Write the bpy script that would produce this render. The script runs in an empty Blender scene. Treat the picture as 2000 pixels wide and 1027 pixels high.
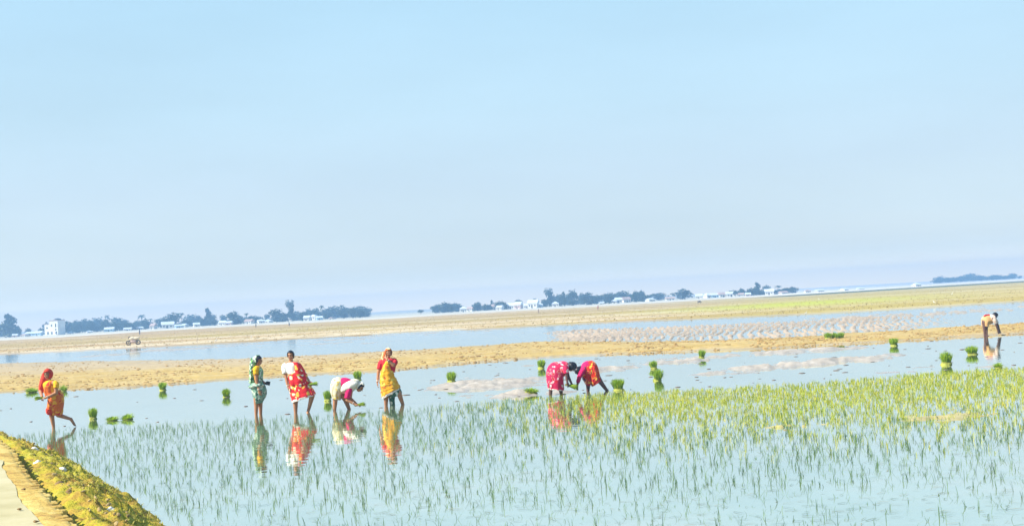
import bpy, bmesh, math, random
import numpy as np
from mathutils import Vector, Matrix
random.seed(7); np.random.seed(7)
R = math.radians
SC = bpy.context.scene
COL = SC.collection

# ------------------------------------------------------------------ camera
CAM_H = 2.45
FPX = 2414.0                      # focal length in pixels of the 2000 px wide picture
PITCH = math.atan(80.0 / FPX); ROLL = math.atan(0.0555)
cF = Vector((0, math.cos(PITCH), math.sin(PITCH)))
r0 = Vector((1, 0, 0)); u0 = r0.cross(cF)
cR = r0 * math.cos(ROLL) - u0 * math.sin(ROLL)
cU = r0 * math.sin(ROLL) + u0 * math.cos(ROLL)
cam = bpy.data.objects.new('camera', bpy.data.cameras.new('camera'))
COL.objects.link(cam)
cam.matrix_world = Matrix(((cR.x, cU.x, -cF.x, 0), (cR.y, cU.y, -cF.y, 0), (cR.z, cU.z, -cF.z, CAM_H), (0, 0, 0, 1)))
cam.data.sensor_width = 36; cam.data.lens = 36 * FPX / 2000
cam.data.clip_start = 0.1; cam.data.clip_end = 9000
SC.camera = cam

# ------------------------------------------------------------------ sky, sun, exposure
SUN_EL, SUN_TO = R(42), Vector((-0.93, -0.36, 0)).normalized()
world = bpy.data.worlds.new('World'); SC.world = world; world.use_nodes = True
nt = world.node_tree; bg = nt.nodes['Background']
sky = nt.nodes.new('ShaderNodeTexSky'); sky.sky_type = 'NISHITA'; sky.sun_disc = False
sky.sun_elevation = SUN_EL; sky.sun_rotation = math.atan2(SUN_TO.x, SUN_TO.y)
sky.air_density = 1.0; sky.dust_density = 2.0; sky.ozone_density = 1.5; sky.altitude = 0
# thin high haze veils the blue: the clear sky is mixed with a pale blue that whitens towards the horizon
tc = nt.nodes.new('ShaderNodeTexCoord'); sep = nt.nodes.new('ShaderNodeSeparateXYZ')
nt.links.new(tc.outputs['Generated'], sep.inputs[0])
rmp = nt.nodes.new('ShaderNodeValToRGB'); nt.links.new(sep.outputs['Z'], rmp.inputs[0])
e = rmp.color_ramp.elements
e[0].position = 0.0; e[0].color = (12.3, 9.8, 6.0, 1)
e[1].position = 1.0; e[1].color = (0.9, 2.0, 3.8, 1)
for p, c in ((0.014, (9.6, 8.2, 5.6)), (0.022, (6.2, 6.1, 5.0)), (0.0275, (5.1, 5.3, 4.75)), (0.035, (4.45, 4.75, 4.45)), (0.06, (3.6, 4.15, 4.3)), (0.10, (3.15, 3.85, 4.3)), (0.16, (2.85, 3.9, 4.45)), (0.235, (2.55, 3.85, 4.6)), (0.5, (1.7, 3.1, 4.6))):
    k = e.new(p); k.color = (*c, 1)
mx = nt.nodes.new('ShaderNodeMix'); mx.data_type = 'RGBA'; mx.inputs['Factor'].default_value = 0.8
nt.links.new(sky.outputs[0], mx.inputs['A']); nt.links.new(rmp.outputs[0], mx.inputs['B'])
vn = nt.nodes.new('ShaderNodeTexNoise'); vn.inputs['Scale'].default_value = 2.2; vn.inputs['Detail'].default_value = 5
vm = nt.nodes.new('ShaderNodeMapping'); vm.inputs['Scale'].default_value = (1, 1, 4.5)
nt.links.new(tc.outputs['Generated'], vm.inputs[0]); nt.links.new(vm.outputs[0], vn.inputs[0])
vr = nt.nodes.new('ShaderNodeMapRange'); vr.inputs[1].default_value = 0.3; vr.inputs[2].default_value = 0.7; vr.inputs[3].default_value = 0.945; vr.inputs[4].default_value = 1.055
nt.links.new(vn.outputs['Fac'], vr.inputs[0])
vs_ = nt.nodes.new('ShaderNodeVectorMath'); vs_.operation = 'SCALE'
nt.links.new(mx.outputs['Result'], vs_.inputs[0]); nt.links.new(vr.outputs[0], vs_.inputs['Scale'])
nt.links.new(vs_.outputs[0], bg.inputs[0]); bg.inputs[1].default_value = 0.085
sl = bpy.data.lights.new('sun', 'SUN'); sl.energy = 3.5; sl.angle = R(0.5); sl.color = (1, 0.95, 0.86)
sun = bpy.data.objects.new('sun', sl); COL.objects.link(sun)
sdir = Vector((SUN_TO.x * math.cos(SUN_EL), SUN_TO.y * math.cos(SUN_EL), math.sin(SUN_EL)))
sun.rotation_euler = sdir.to_track_quat('Z', 'Y').to_euler(); sun.location = sdir * 60
SC.view_settings.view_transform = 'Standard'; SC.view_settings.look = 'None'
SC.view_settings.exposure = 1.33; SC.view_settings.gamma = 1
SC.cycles.use_denoising = True; SC.cycles.max_bounces = 8
SC.cycles.volume_bounces = 0; SC.cycles.caustics_reflective = False; SC.cycles.caustics_refractive = False

# ------------------------------------------------------------------ helpers
def ray(x, y):
    return cR * ((x - 1000.0) / FPX) + cU * ((513.5 - y) / FPX) + cF
def gpt(x, y, z=0.0):                 # photograph point -> point of the ground plan
    d = ray(x, y); t = (z - CAM_H) / d.z
    return Vector((d.x * t, d.y * t, z))
def dpt(x, y, Y):                     # photograph point at a known distance Y
    d = ray(x, y); t = Y / d.y
    return Vector((d.x * t, Y, CAM_H + d.z * t))
def yh(x): return 649 - 0.0555 * x

def tag(o, label=None, cat=None, group=None, kind=None):
    if label: o['label'] = label
    if cat: o['category'] = cat
    if group: o['group'] = group
    if kind: o['kind'] = kind
    return o
def empty(name, loc, label, cat, group=None, rz=0.0, scale=1.0):
    o = bpy.data.objects.new(name, None); COL.objects.link(o)
    o.location = loc; o.rotation_euler = (0, 0, rz); o.scale = (scale,) * 3 if isinstance(scale, (int, float)) else scale
    o.empty_display_size = 0.1
    return tag(o, label, cat, group)
def link(name, me, parent=None):
    o = bpy.data.objects.new(name, me); COL.objects.link(o)
    if parent is not None: o.parent = parent
    return o
def copy_tree(o, parent=None):
    c = o.copy(); COL.objects.link(c)
    if parent is not None: c.parent = parent
    for ch in list(o.children): copy_tree(ch, c)
    return c

class MB:
    def __init__(s): s.v = []; s.f = []; s.mi = []
    def add(s, vs, fs, mi=0):
        b = len(s.v); s.v.extend([tuple(p) for p in vs]); s.f.extend([tuple(i + b for i in f) for f in fs]); s.mi.extend([mi] * len(fs))
    def box(s, c, size, rz=0.0, mi=0, taper=1.0):
        hx, hy, hz = size[0] / 2, size[1] / 2, size[2] / 2
        ca, sa = math.cos(rz), math.sin(rz); vs = []
        for z in (-1, 1):
            k = taper if z > 0 else 1.0
            for x, y in ((-1, -1), (1, -1), (1, 1), (-1, 1)):
                X, Y = x * hx * k, y * hy * k
                vs.append((c[0] + X * ca - Y * sa, c[1] + X * sa + Y * ca, c[2] + z * hz))
        s.add(vs, [(3, 2, 1, 0), (4, 5, 6, 7), (0, 1, 5, 4), (1, 2, 6, 5), (2, 3, 7, 6), (3, 0, 4, 7)], mi)
    def capsule(s, p0, p1, ra, rb, n=12, m=4, mi=0):
        p0, p1 = Vector(p0), Vector(p1); ax = p1 - p0
        if ax.length < 1e-5: ax = Vector((0, 0, 1e-3)); p1 = p0 + ax
        d = ax.normalized(); a = d.orthogonal().normalized(); b = d.cross(a)
        rings = []
        for i in range(m): t = -math.pi / 2 + (i + 0.5) / m * math.pi / 2; rings.append((p0 + d * ra * math.sin(t), ra * math.cos(t)))
        for i in range(m): t = (i + 0.5) / m * math.pi / 2; rings.append((p1 + d * rb * math.sin(t), rb * math.cos(t)))
        vs = [c + (a * math.cos(2 * math.pi * j / n) + b * math.sin(2 * math.pi * j / n)) * r for c, r in rings for j in range(n)]
        fs = [(i * n + j, i * n + (j + 1) % n, (i + 1) * n + (j + 1) % n, (i + 1) * n + j) for i in range(len(rings) - 1) for j in range(n)]
        fs.append(tuple(range(n - 1, -1, -1))); fs.append(tuple((len(rings) - 1) * n + j for j in range(n)))
        s.add(vs, fs, mi)
    def ellipsoid(s, c, ax, ay, az, n=16, m=10, mi=0):   # ax, ay, az: three half-axis vectors
        c, ax, ay, az = Vector(c), Vector(ax), Vector(ay), Vector(az); vs = []
        for i in range(m):
            t = -math.pi / 2 + (i + 0.5) / m * math.pi
            for j in range(n):
                p = 2 * math.pi * j / n
                vs.append(c + ax * (math.cos(t) * math.cos(p)) + ay * (math.cos(t) * math.sin(p)) + az * math.sin(t))
        fs = [(i * n + j, i * n + (j + 1) % n, (i + 1) * n + (j + 1) % n, (i + 1) * n + j) for i in range(m - 1) for j in range(n)]
        fs.append(tuple(range(n - 1, -1, -1))); fs.append(tuple((m - 1) * n + j for j in range(n)))
        s.add(vs, fs, mi)
    def mesh(s, name, mats, smooth=True):
        me = bpy.data.meshes.new(name); me.from_pydata(s.v, [], s.f)
        for m in (mats if isinstance(mats, (list, tuple)) else [mats]): me.materials.append(m)
        if any(s.mi): me.polygons.foreach_set('material_index', s.mi)
        if smooth: me.polygons.foreach_set('use_smooth', [True] * len(me.polygons))
        me.update(); return me
    def build(s, name, mats, parent=None, smooth=True): return link(name, s.mesh(name, mats, smooth), parent)

def bake(me, mods, name):
    """apply modifiers to a mesh and give back the resulting mesh"""
    o = bpy.data.objects.new('tmp', me); COL.objects.link(o)
    for t, kw in mods:
        m = o.modifiers.new(t, t)
        for k, v in kw.items(): setattr(m, k, v)
    dg = bpy.context.evaluated_depsgraph_get(); dg.update()
    out = bpy.data.meshes.new_from_object(o.evaluated_get(dg)); out.name = name
    bpy.data.objects.remove(o); bpy.data.meshes.remove(me)
    out.polygons.foreach_set('use_smooth', [True] * len(out.polygons))
    return out

# value noise for the modelled relief
def _h(i, j, s):
    n = (i.astype(np.int64) * 374761393 + j.astype(np.int64) * 668265263 + s * 974711) & 0xffffffff
    n = ((n ^ (n >> 13)) * 1274126177) & 0xffffffff
    return ((n ^ (n >> 16)) & 0xffff) / 65535.0
def vnoise(x, y, s=0):
    i, j = np.floor(x), np.floor(y); u, v = x - i, y - j
    u, v = u * u * (3 - 2 * u), v * v * (3 - 2 * v)
    return (_h(i, j, s) * (1 - u) + _h(i + 1, j, s) * u) * (1 - v) + (_h(i, j + 1, s) * (1 - u) + _h(i + 1, j + 1, s) * u) * v
def fbm(x, y, s=0, o=4):
    a, r, t = 0.5, 0.0, 0.0
    for k in range(o): r = r + a * vnoise(x * 2 ** k, y * 2 ** k, s + k * 17); t += a; a *= 0.5
    return r / t
def sstep(a, b, x): t = np.clip((x - a) / (b - a), 0, 1); return t * t * (3 - 2 * t)

# ------------------------------------------------------------------ materials
def new_mat(name):
    m = bpy.data.materials.new(name); m.use_nodes = True
    return m, m.node_tree, m.node_tree.nodes['Principled BSDF']
def N(t, kind, **kw):
    n = t.nodes.new(kind)
    for k, v in kw.items(): setattr(n, k, v)
    return n
def noise(t, co, scale, detail=3, rough=0.55, vec_scale=None):
    n = N(t, 'ShaderNodeTexNoise'); n.inputs['Scale'].default_value = scale; n.inputs['Detail'].default_value = detail; n.inputs['Roughness'].default_value = rough
    if vec_scale:
        mp = N(t, 'ShaderNodeMapping'); mp.inputs['Scale'].default_value = vec_scale; t.links.new(co, mp.inputs[0]); t.links.new(mp.outputs[0], n.inputs[0])
    else: t.links.new(co, n.inputs[0])
    return n.outputs['Fac']
def ramp(t, fac, stops, interp='LINEAR'):
    r = N(t, 'ShaderNodeValToRGB'); r.color_ramp.interpolation = interp
    el = r.color_ramp.elements
    for i, (p, c) in enumerate(stops):
        k = el[i] if i < 2 else el.new(p)
        k.position = p; k.color = (*c, 1) if len(c) == 3 else c
    t.links.new(fac, r.inputs[0]); return r.outputs[0]
def mix(t, f, a, b):
    m = N(t, 'ShaderNodeMix', data_type='RGBA')
    for s, v in (('Factor', f), ('A', a), ('B', b)):
        if isinstance(v, (int, float)): m.inputs[s].default_value = v
        elif isinstance(v, tuple): m.inputs[s].default_value = (*v, 1)
        else: t.links.new(v, m.inputs[s])
    return m.outputs['Result']
def mathn(t, op, a, b=0.0, clamp=False):
    m = N(t, 'ShaderNodeMath', operation=op); m.use_clamp = clamp
    for i, v in enumerate((a, b)):
        if isinstance(v, (int, float)): m.inputs[i].default_value = v
        else: t.links.new(v, m.inputs[i])
    return m.outputs[0]
def bump(t, h, strength, dist, p):
    b = N(t, 'ShaderNodeBump'); b.inputs['Strength'].default_value = strength; b.inputs['Distance'].default_value = dist
    t.links.new(h, b.inputs['Height']); t.links.new(b.outputs[0], p.inputs['Normal'])
def simple(name, col, rough=0.7, var=0.25, scale=8.0, bmp=0.0, spec=0.3, hue=None):
    m, t, p = new_mat(name); co = N(t, 'ShaderNodeTexCoord').outputs['Object']
    f = noise(t, co, scale, 4)
    lo = tuple(c * (1 - var) for c in col); hi = tuple(min(1, c * (1 + var)) for c in (hue or col))
    t.links.new(ramp(t, f, [(0.3, lo), (0.7, hi)]), p.inputs['Base Color'])
    p.inputs['Roughness'].default_value = rough; p.inputs['Specular IOR Level'].default_value = spec
    if bmp: bump(t, noise(t, co, scale * 3, 4), bmp, 0.02, p)
    return m
def leafy(name, cols, scale=1.0, trans=0.25, rough=0.55):
    """leaf colour that varies from blade to blade"""
    m, t, p = new_mat(name); g = N(t, 'ShaderNodeNewGeometry')
    co = N(t, 'ShaderNodeTexCoord').outputs['Object']
    f = mathn(t, 'ADD', mathn(t, 'MULTIPLY', g.outputs['Random Per Island'], 0.65), mathn(t, 'MULTIPLY', noise(t, co, scale, 2), 0.35))
    n = len(cols)
    c = ramp(t, f, [(0.15 + 0.7 * i / (n - 1), cc) for i, cc in enumerate(cols)])
    t.links.new(c, p.inputs['Base Color']); p.inputs['Roughness'].default_value = rough; p.inputs['Specular IOR Level'].default_value = 0.3
    tr = N(t, 'ShaderNodeBsdfTranslucent'); t.links.new(c, tr.inputs[0])
    ms = N(t, 'ShaderNodeMixShader'); ms.inputs[0].default_value = trans
    t.links.new(p.outputs[0], ms.inputs[1]); t.links.new(tr.outputs[0], ms.inputs[2])
    t.links.new(ms.outputs[0], t.nodes['Material Output'].inputs[0])
    return m
def print_cloth(name, base, spots, scale=14.0, second=None, amount=0.42, rough=0.75, weave=True, stripe=None):
    """printed cotton: blotchy flowers of one or two colours on a ground colour"""
    m, t, p = new_mat(name); co = N(t, 'ShaderNodeTexCoord').outputs['Object']
    wob = N(t, 'ShaderNodeTexNoise'); wob.inputs['Scale'].default_value = scale * 0.7; t.links.new(co, wob.inputs[0])
    ad = N(t, 'ShaderNodeVectorMath', operation='MULTIPLY_ADD'); ad.inputs[1].default_value = (0.16,) * 3
    t.links.new(wob.outputs['Color'], ad.inputs[0]); t.links.new(co, ad.inputs[2])
    vo = N(t, 'ShaderNodeTexVoronoi'); vo.inputs['Scale'].default_value = scale; t.links.new(ad.outputs[0], vo.inputs[0])
    var = noise(t, co, 5, 3)
    c = ramp(t, var, [(0.3, tuple(x * 0.8 for x in base)), (0.7, tuple(min(1, x * 1.15) for x in base))])
    f = mathn(t, 'LESS_THAN', vo.outputs['Distance'], amount)
    ch = N(t, 'ShaderNodeSeparateColor'); t.links.new(vo.outputs['Color'], ch.inputs[0])
    f1 = mathn(t, 'MULTIPLY', f, mathn(t, 'GREATER_THAN', ch.outputs[0], 0.22))
    c = mix(t, f1, c, spots)
    if second:
        f2 = mathn(t, 'MULTIPLY', mathn(t, 'LESS_THAN', vo.outputs['Distance'], amount * 0.85), mathn(t, 'GREATER_THAN', ch.outputs[1], 0.6))
        c = mix(t, f2, c, second)
    t.links.new(c, p.inputs['Base Color']); p.inputs['Roughness'].default_value = rough; p.inputs['Specular IOR Level'].default_value = 0.25
    p.inputs['Sheen Weight'].default_value = 0.1
    bump(t, noise(t, co, 45, 3), 0.5, 0.01, p)
    return m

SKIN = simple('brown_skin', (0.42, 0.19, 0.09), 0.5, 0.15, 9)
SKIN_D = simple('dark_skin', (0.13, 0.065, 0.05), 0.5, 0.15, 9)
WETLEG = simple('mud_streaked_skin', (0.23, 0.12, 0.085), 0.4, 0.25, 14)
HAIR = simple('black_hair', (0.012, 0.011, 0.014), 0.4, 0.3, 30)
EYE = simple('dark_eye', (0.02, 0.012, 0.01), 0.25, 0.1)
LIP = simple('lip', (0.20, 0.06, 0.045), 0.5, 0.1)

# ------------------------------------------------------------------ plan of the fields (where each strip of land and water lies)
E1 = [(-600, 800), (0, 768), (250, 758), (500, 740), (750, 727), (1000, 703), (1240, 691), (1500, 682), (1700, 671), (1850, 661), (2000, 653), (2600, 620)]
E2 = [(-600, 742), (0, 709), (500, 697), (800, 683), (950, 673), (1060, 665), (1240, 668), (1400, 664), (1600, 655), (1800, 641), (2000, 629), (2600, 596)]
E3 = [(-600, 720), (0, 700), (700, 665), (1040, 648), (1200, 640), (1400, 632), (1600, 624), (1800, 612), (2000, 600), (2600, 567)]
E4 = [(-600, 725), (0, 692), (380, 674), (740, 655), (1040, 637), (1200, 629), (1440, 619), (1600, 612), (1800, 601), (2000, 588), (2600, 555)]
E5 = [(-600, 700), (0, 667), (110, 661), (300, 648), (500, 637), (720, 626), (1000, 609), (1200, 598), (1500, 580), (1800, 561), (2000, 549), (2600, 516)]
E0 = [(-600, 890), (0, 856), (100, 840), (300, 829), (500, 818), (800, 799), (1000, 779), (1200, 767), (1400, 759), (1600, 746), (1800, 729), (2000, 716), (2600, 683)]
def edge(E, x): return np.interp(x, [p[0] for p in E], [p[1] for p in E])
def to_px(X, Y):                       # ground plan point -> photograph point (z = 0)
    d = np.stack([X, Y, np.full_like(X, -CAM_H)], -1)
    w = d @ np.array(cF); w = np.where(w < 0.5, 0.5, w)
    return 1000 + FPX * (d @ np.array(cR)) / w, 513.5 - FPX * (d @ np.array(cU)) / w
# bank: water line in plan, from the road's near end to the far bend
WL = [(9.0, -11.0), (2.0, 2.6), (-0.9, 8.2), (-4.3, 15.0), (-6.0, 18.6), (-7.7, 21.6), (-9.6, 24.8), (-12.0, 28.3), (-16.5, 33.0), (-24.0, 38.0), (-60.0, 55.0)]
def wl_x(Y): return np.interp(Y, [p[1] for p in WL], [p[0] for p in WL])

MUD_BLOBS = [  # shallows where the mud comes up: photograph x, y, half width, half height, amount
    (930, 752, 170, 13, 0.103), (1180, 722, 130, 6, 0.093), (1060, 698, 200, 4, 0.108), (1330, 706, 150, 4, 0.108), (1150, 688, 260, 5, 0.078), (1620, 706, 170, 9, 0.103), (1450, 722, 130, 7, 0.098), (1010, 771, 120, 5, 0.103),
    (1500, 690, 260, 5, 0.088), (1780, 690, 90, 5, 0.078), (1700, 826, 290, 26, 0.103), (1540, 836, 90, 9, 0.113), (1900, 800, 160, 40, 0.093), (1330, 832, 120, 9, 0.103), (1760, 850, 120, 10, 0.088),
    (1500, 790, 200, 14, 0.068), (1690, 908, 20, 5, 0.098), (1100, 815, 50, 16, 0.068), (450, 705, 260, 4, 0.078), (620, 765, 60, 5, 0.078), (830, 690, 160, 4, 0.078), (80, 702, 120, 4, 0.098), (700, 672, 200, 2.5, 0.088), (260, 690, 160, 2, 0.078)]
def terrain(X, Y):
    px, py = to_px(X, Y)
    front = Y > 6
    n1 = fbm(X * 0.35, Y * 0.35, 3, 5); n2 = fbm(X * 1.7, Y * 1.7, 9, 4); n3 = fbm(X * 0.06, Y * 0.06, 21, 4); n4 = fbm(X * 5.0, Y * 5.0, 33, 3)
    j = (n1 - 0.5) * 7 + (n3 - .5) * 9
    jj = j * np.clip((py - (649 - 0.0555 * px)) / 120, 0.1, 1)
    a1 = sstep(3, -3, py + jj - edge(E1, px))             # 1 beyond the near shore of the mud ridge
    a2 = sstep(2, -2, py + jj * .8 - edge(E2, px))
    a3 = sstep(2, -2, py + jj * .6 - edge(E3, px))
    a4 = sstep(1.0, -1.0, py + jj * .5 - edge(E4, px))
    d5 = py - edge(E5, px)
    a5 = sstep(0.8, -0.8, d5)
    strip = a1 * 0 + sstep(700, 950, px) * sstep(0, 6, py - edge(E1, px)) * sstep(4, -4, py - edge(E0, px)) * front
    h = np.full_like(X, -0.085) + (n1 - 0.5) * 0.05 + (n2 - 0.5) * 0.02 + strip * (.04 + (n1 - .5) * .10 + (n2 - .5) * .10 + (n4 - .5) * .04)
    for bx, by, rx, ry, am in MUD_BLOBS:
        q = np.sqrt(((px - bx) / rx) ** 2 + ((py + 0.0555 * (px - bx) - by) / ry) ** 2)
        h = h + am * sstep(1.25, 0.1, q) * np.where(py > edge(E0, px) + 4, np.clip(3.2 * n2 - 1.15 + 1.6 * (n4 - .5), 0, .78), np.clip(2.8 * n2 - .62 + 1.1 * (n4 - .5), 0, 1.2)) * front
    ridge = a1 * (1 - a2)
    u = np.clip((edge(E1, px) - py) / np.maximum(edge(E1, px) - edge(E2, px), 1), 0, 1)
    hr = 0.035 + 0.10 * sstep(0, .25, u) * sstep(1.0, .45, u) + (n2 - 0.5) * 0.10 + (n4 - .5) * .05
    h = h * (1 - ridge) + hr * ridge
    # the far water with its ploughed arcs
    w2 = a2 * (1 - a4)
    hw = -0.044 + (n1 - .5) * 0.09 + (n3 - .5) * 0.16 + (n2 - .5) * .07
    ph = (X - 0.0078 * (Y - 58) ** 2 + (n1 - .5) * 1.1) / 0.52
    fur = 0.105 * np.sin(2 * math.pi * ph) + (n2 - .5) * 0.16 + (n4 - .5) * .10 - 0.034
    fm = a2 * (1 - a3) * sstep(1030, 1130, px) * sstep(1990, 1690, px)
    fl = sstep(1300, 1060, px) * 0.05
    hw = hw * (1 - fm) + (fur + fl) * fm
    cl = a2 * sstep(1500, 1650, px) * np.exp(-((py - edge(E3, px)) / 5.0) ** 2)
    hw = hw + cl * np.clip(n2 - .5, 0, 1) * 0.5
    h = h * (1 - w2) + hw * w2
    fld = a4
    hf = 0.12 + (n1 - .5) * 0.08 + (n2 - .5) * 0.05 - 0.14 * sstep(.55, .75, n3) * sstep(9, 2, edge(E4, px) - py)
    h = h * (1 - fld) + hf * fld
    # far dyke road
    dk = sstep(4.5, 1.0, d5) * front * a4
    h = h + dk * 0.22 * sstep(-8, -1, d5) + a5 * front * 0.08
    # bank side: soil under the road
    o = (wl_x(Y) - X) * 0.88
    hb = np.clip(o * 0.45 - 0.35, -0.4, 0.62) + (n1 - .5) * .03
    bk = sstep(-0.3, 0.3, o) * sstep(75, 50, Y)
    h = h * (1 - bk) + hb * bk
    return h, dict(px=px, py=py, ridge=ridge, field=fld * (1 - bk), dyke=np.clip(np.exp(-((d5 + .3) / 1.1) ** 2) * (.1 + 1.0 * n3) * 1.2 * front + a5 * front * sstep(1420, 1600, px), 0, 1) * (1 - bk), behind=a5 * front * (1 - bk), bank=bk, furrow=fm, n=n3, paddy=sstep(0, 6, py - edge(E0, px)) * (1 - bk), upper=ridge * sstep(.35, .8, u + (n1 - .5) * .4) * sstep(1100, 500, px))

# ------------------------------------------------------------------ ground sheet
def make_ground():
    ang = np.concatenate([np.arange(-180, -27, 3.0), np.arange(-27, 27.001, 0.085), np.arange(30, 180, 3.0)])
    rr = np.concatenate([[0.01, 1.5, 3, 4.5], np.geomspace(6, 900, 470), np.geomspace(930, 6000, 26)])
    A, Rr = np.meshgrid(np.radians(ang), rr)
    X = Rr * np.sin(A); Y = Rr * np.cos(A)
    h, k = terrain(X.ravel(), Y.ravel())
    far = Rr.ravel() > 700
    h = np.where(far, 0.2, h)
    co = np.stack([X.ravel(), Y.ravel(), h], 1)
    na, nr = len(ang), len(rr)
    i, j = np.meshgrid(np.arange(nr - 1), np.arange(na), indexing='ij'); i = i.ravel(); j = j.ravel(); j2 = (j + 1) % na
    f = np.stack([i * na + j, (i + 1) * na + j, (i + 1) * na + j2, i * na + j2], 1)
    me = bpy.data.meshes.new('ground'); me.vertices.add(len(co)); me.vertices.foreach_set('co', co.ravel())
    me.loops.add(f.size); me.loops.foreach_set('vertex_index', f[:, ::-1].ravel().astype(np.int32))
    me.polygons.add(len(f)); me.polygons.foreach_set('loop_start', np.arange(0, f.size, 4, dtype=np.int32)); 
    me.polygons.foreach_set('use_smooth', np.ones(len(f), bool)); me.update(calc_edges=True)
    pxx, pyy = k['px'], k['py']
    lush = np.exp(-((pxx - 1560) / 230) ** 2) * np.exp(-((pyy + 0.055 * (pxx - 1560) - 595) / 5.5) ** 2) * .9 + 0.15 * np.exp(-((pxx - 560) / 300) ** 2) * np.exp(-((pyy + 0.055 * (pxx - 560) - 648) / 5) ** 2)
    lush = lush * k['field']
    dark_strip = sstep(3.4, 2.6, pyy - edge(E5, pxx)) * sstep(0.9, 1.5, pyy - edge(E5, pxx)) * sstep(1450, 1560, pxx)  # narrow dark green strip coloured along the foot of the right-hand dyke
    for nm, val in (('ridge', k['ridge']), ('field', k['field']), ('dyke', k['dyke']), ('bank', k['bank']), ('lush', lush), ('behind', k['behind']), ('furrow', k['furrow']), ('olive', sstep(1150, 1700, pxx) * k['field']), ('paddy', k['paddy']), ('upper', k['upper']), ('dark_strip', dark_strip * k['field']), ('wet', sstep(0.07, 0.0, h))):
        a = me.attributes.new(nm, 'FLOAT', 'POINT'); a.data.foreach_set('value', val.astype(np.float32))
    m, t, p = new_mat('field_soil')
    co_ = N(t, 'ShaderNodeTexCoord').outputs['Object']
    at = lambda n: N(t, 'ShaderNodeAttribute', attribute_name=n).outputs['Fac']
    fine = noise(t, co_, 2.2, 5, 0.65); mid = noise(t, co_, 0.25, 4); big = noise(t, co_, 1.0, 4, 0.6, (0.012, 0.05, 1))
    mud = ramp(t, fine, [(0.3, (0.30, 0.255, 0.205)), (0.7, (0.46, 0.41, 0.345))])
    sand = ramp(t, mathn(t, 'ADD', mathn(t, 'MULTIPLY', fine, .6), mathn(t, 'MULTIPLY', mid, .4)), [(0.3, (0.31, 0.195, 0.045)), (0.5, (0.41, 0.275, 0.07)), (0.7, (0.48, 0.35, 0.12))])
    grass = ramp(t, big, [(0.32, (0.40, 0.24, 0.085)), (0.44, (0.50, 0.32, 0.12)), (0.54, (0.38, 0.28, 0.055)), (0.68, (0.54, 0.35, 0.18))])
    grass = mix(t, mathn(t, 'MULTIPLY', fine, 0.35), grass, (0.26, 0.19, 0.06))
    rows = noise(t, co_, 1.0, 5, .65, (0.22, 1.3, 1)); spk = noise(t, co_, 5.0, 5, .7)
    sand = mix(t, at('upper'), sand, (0.38, 0.29, 0.17))
    sand = mix(t, ramp(t, rows, [(.42, (0, 0, 0)), (.6, (.75, .75, .75))]), sand, mix(t, .5, sand, (0.54, 0.44, 0.25)))
    sand = mix(t, ramp(t, spk, [(.56, (0, 0, 0)), (.66, (.8, .8, .8))]), sand, (0.24, 0.15, 0.05))
    mud = mix(t, at('paddy'), mud, ramp(t, fine, [(.35, (.40, .31, .10)), (.65, (.54, .46, .19))])); mud = mix(t, mathn(t, 'MULTIPLY', at('furrow'), .5), mud, (0.42, 0.29, 0.17)); c = mix(t, at('ridge'), mud, sand)
    st = noise(t, co_, 1.0, 5, .7, (0.02, 0.16, 1)); st2 = noise(t, co_, 1.0, 4, .6, (0.006, 0.07, 3))
    grass = mix(t, ramp(t, st, [(.46, (0, 0, 0)), (.62, (.85, .85, .85))]), grass, (0.30, 0.185, 0.07))
    grass = mix(t, ramp(t, st2, [(.52, (0, 0, 0)), (.62, (.8, .8, .8))]), grass, (0.58, 0.48, 0.32))
    c = mix(t, at('field'), c, grass)
    c = mix(t, mathn(t, 'MULTIPLY', at('olive'), .45), c, (0.40, 0.33, 0.05)); c = mix(t, at('lush'), c, (0.40, 0.42, 0.015))
    c = mix(t, at('behind'), c, (0.50, 0.46, 0.34)); c = mix(t, at('dyke'), c, ramp(t, mid, [(0.3, (0.5, 0.46, 0.4)), (0.7, (0.72, 0.68, 0.6))]))
    c = mix(t, at('dark_strip'), c, (0.06, 0.08, 0.04))
    c = mix(t, at('bank'), c, ramp(t, fine, [(0.35, (0.16, 0.14, 0.03)), (0.65, (0.36, 0.26, 0.10))]))
    wet = mathn(t, 'MULTIPLY', at('wet'), 0.35)
    c = mix(t, wet, c, mix(t, 0.5, c, (0.14, 0.11, 0.08)))
    t.links.new(c, p.inputs['Base Color'])
    t.links.new(mathn(t, 'SUBTRACT', 0.92, mathn(t, 'MULTIPLY', at('wet'), 0.68)), p.inputs['Roughness'])
    p.inputs['Specular IOR Level'].default_value = 0.3
    bump(t, noise(t, co_, 6, 5, .65), 0.6, 0.05, p)
    me.materials.append(m)
    tag(link('ground', me), kind='structure')
make_ground()

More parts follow.
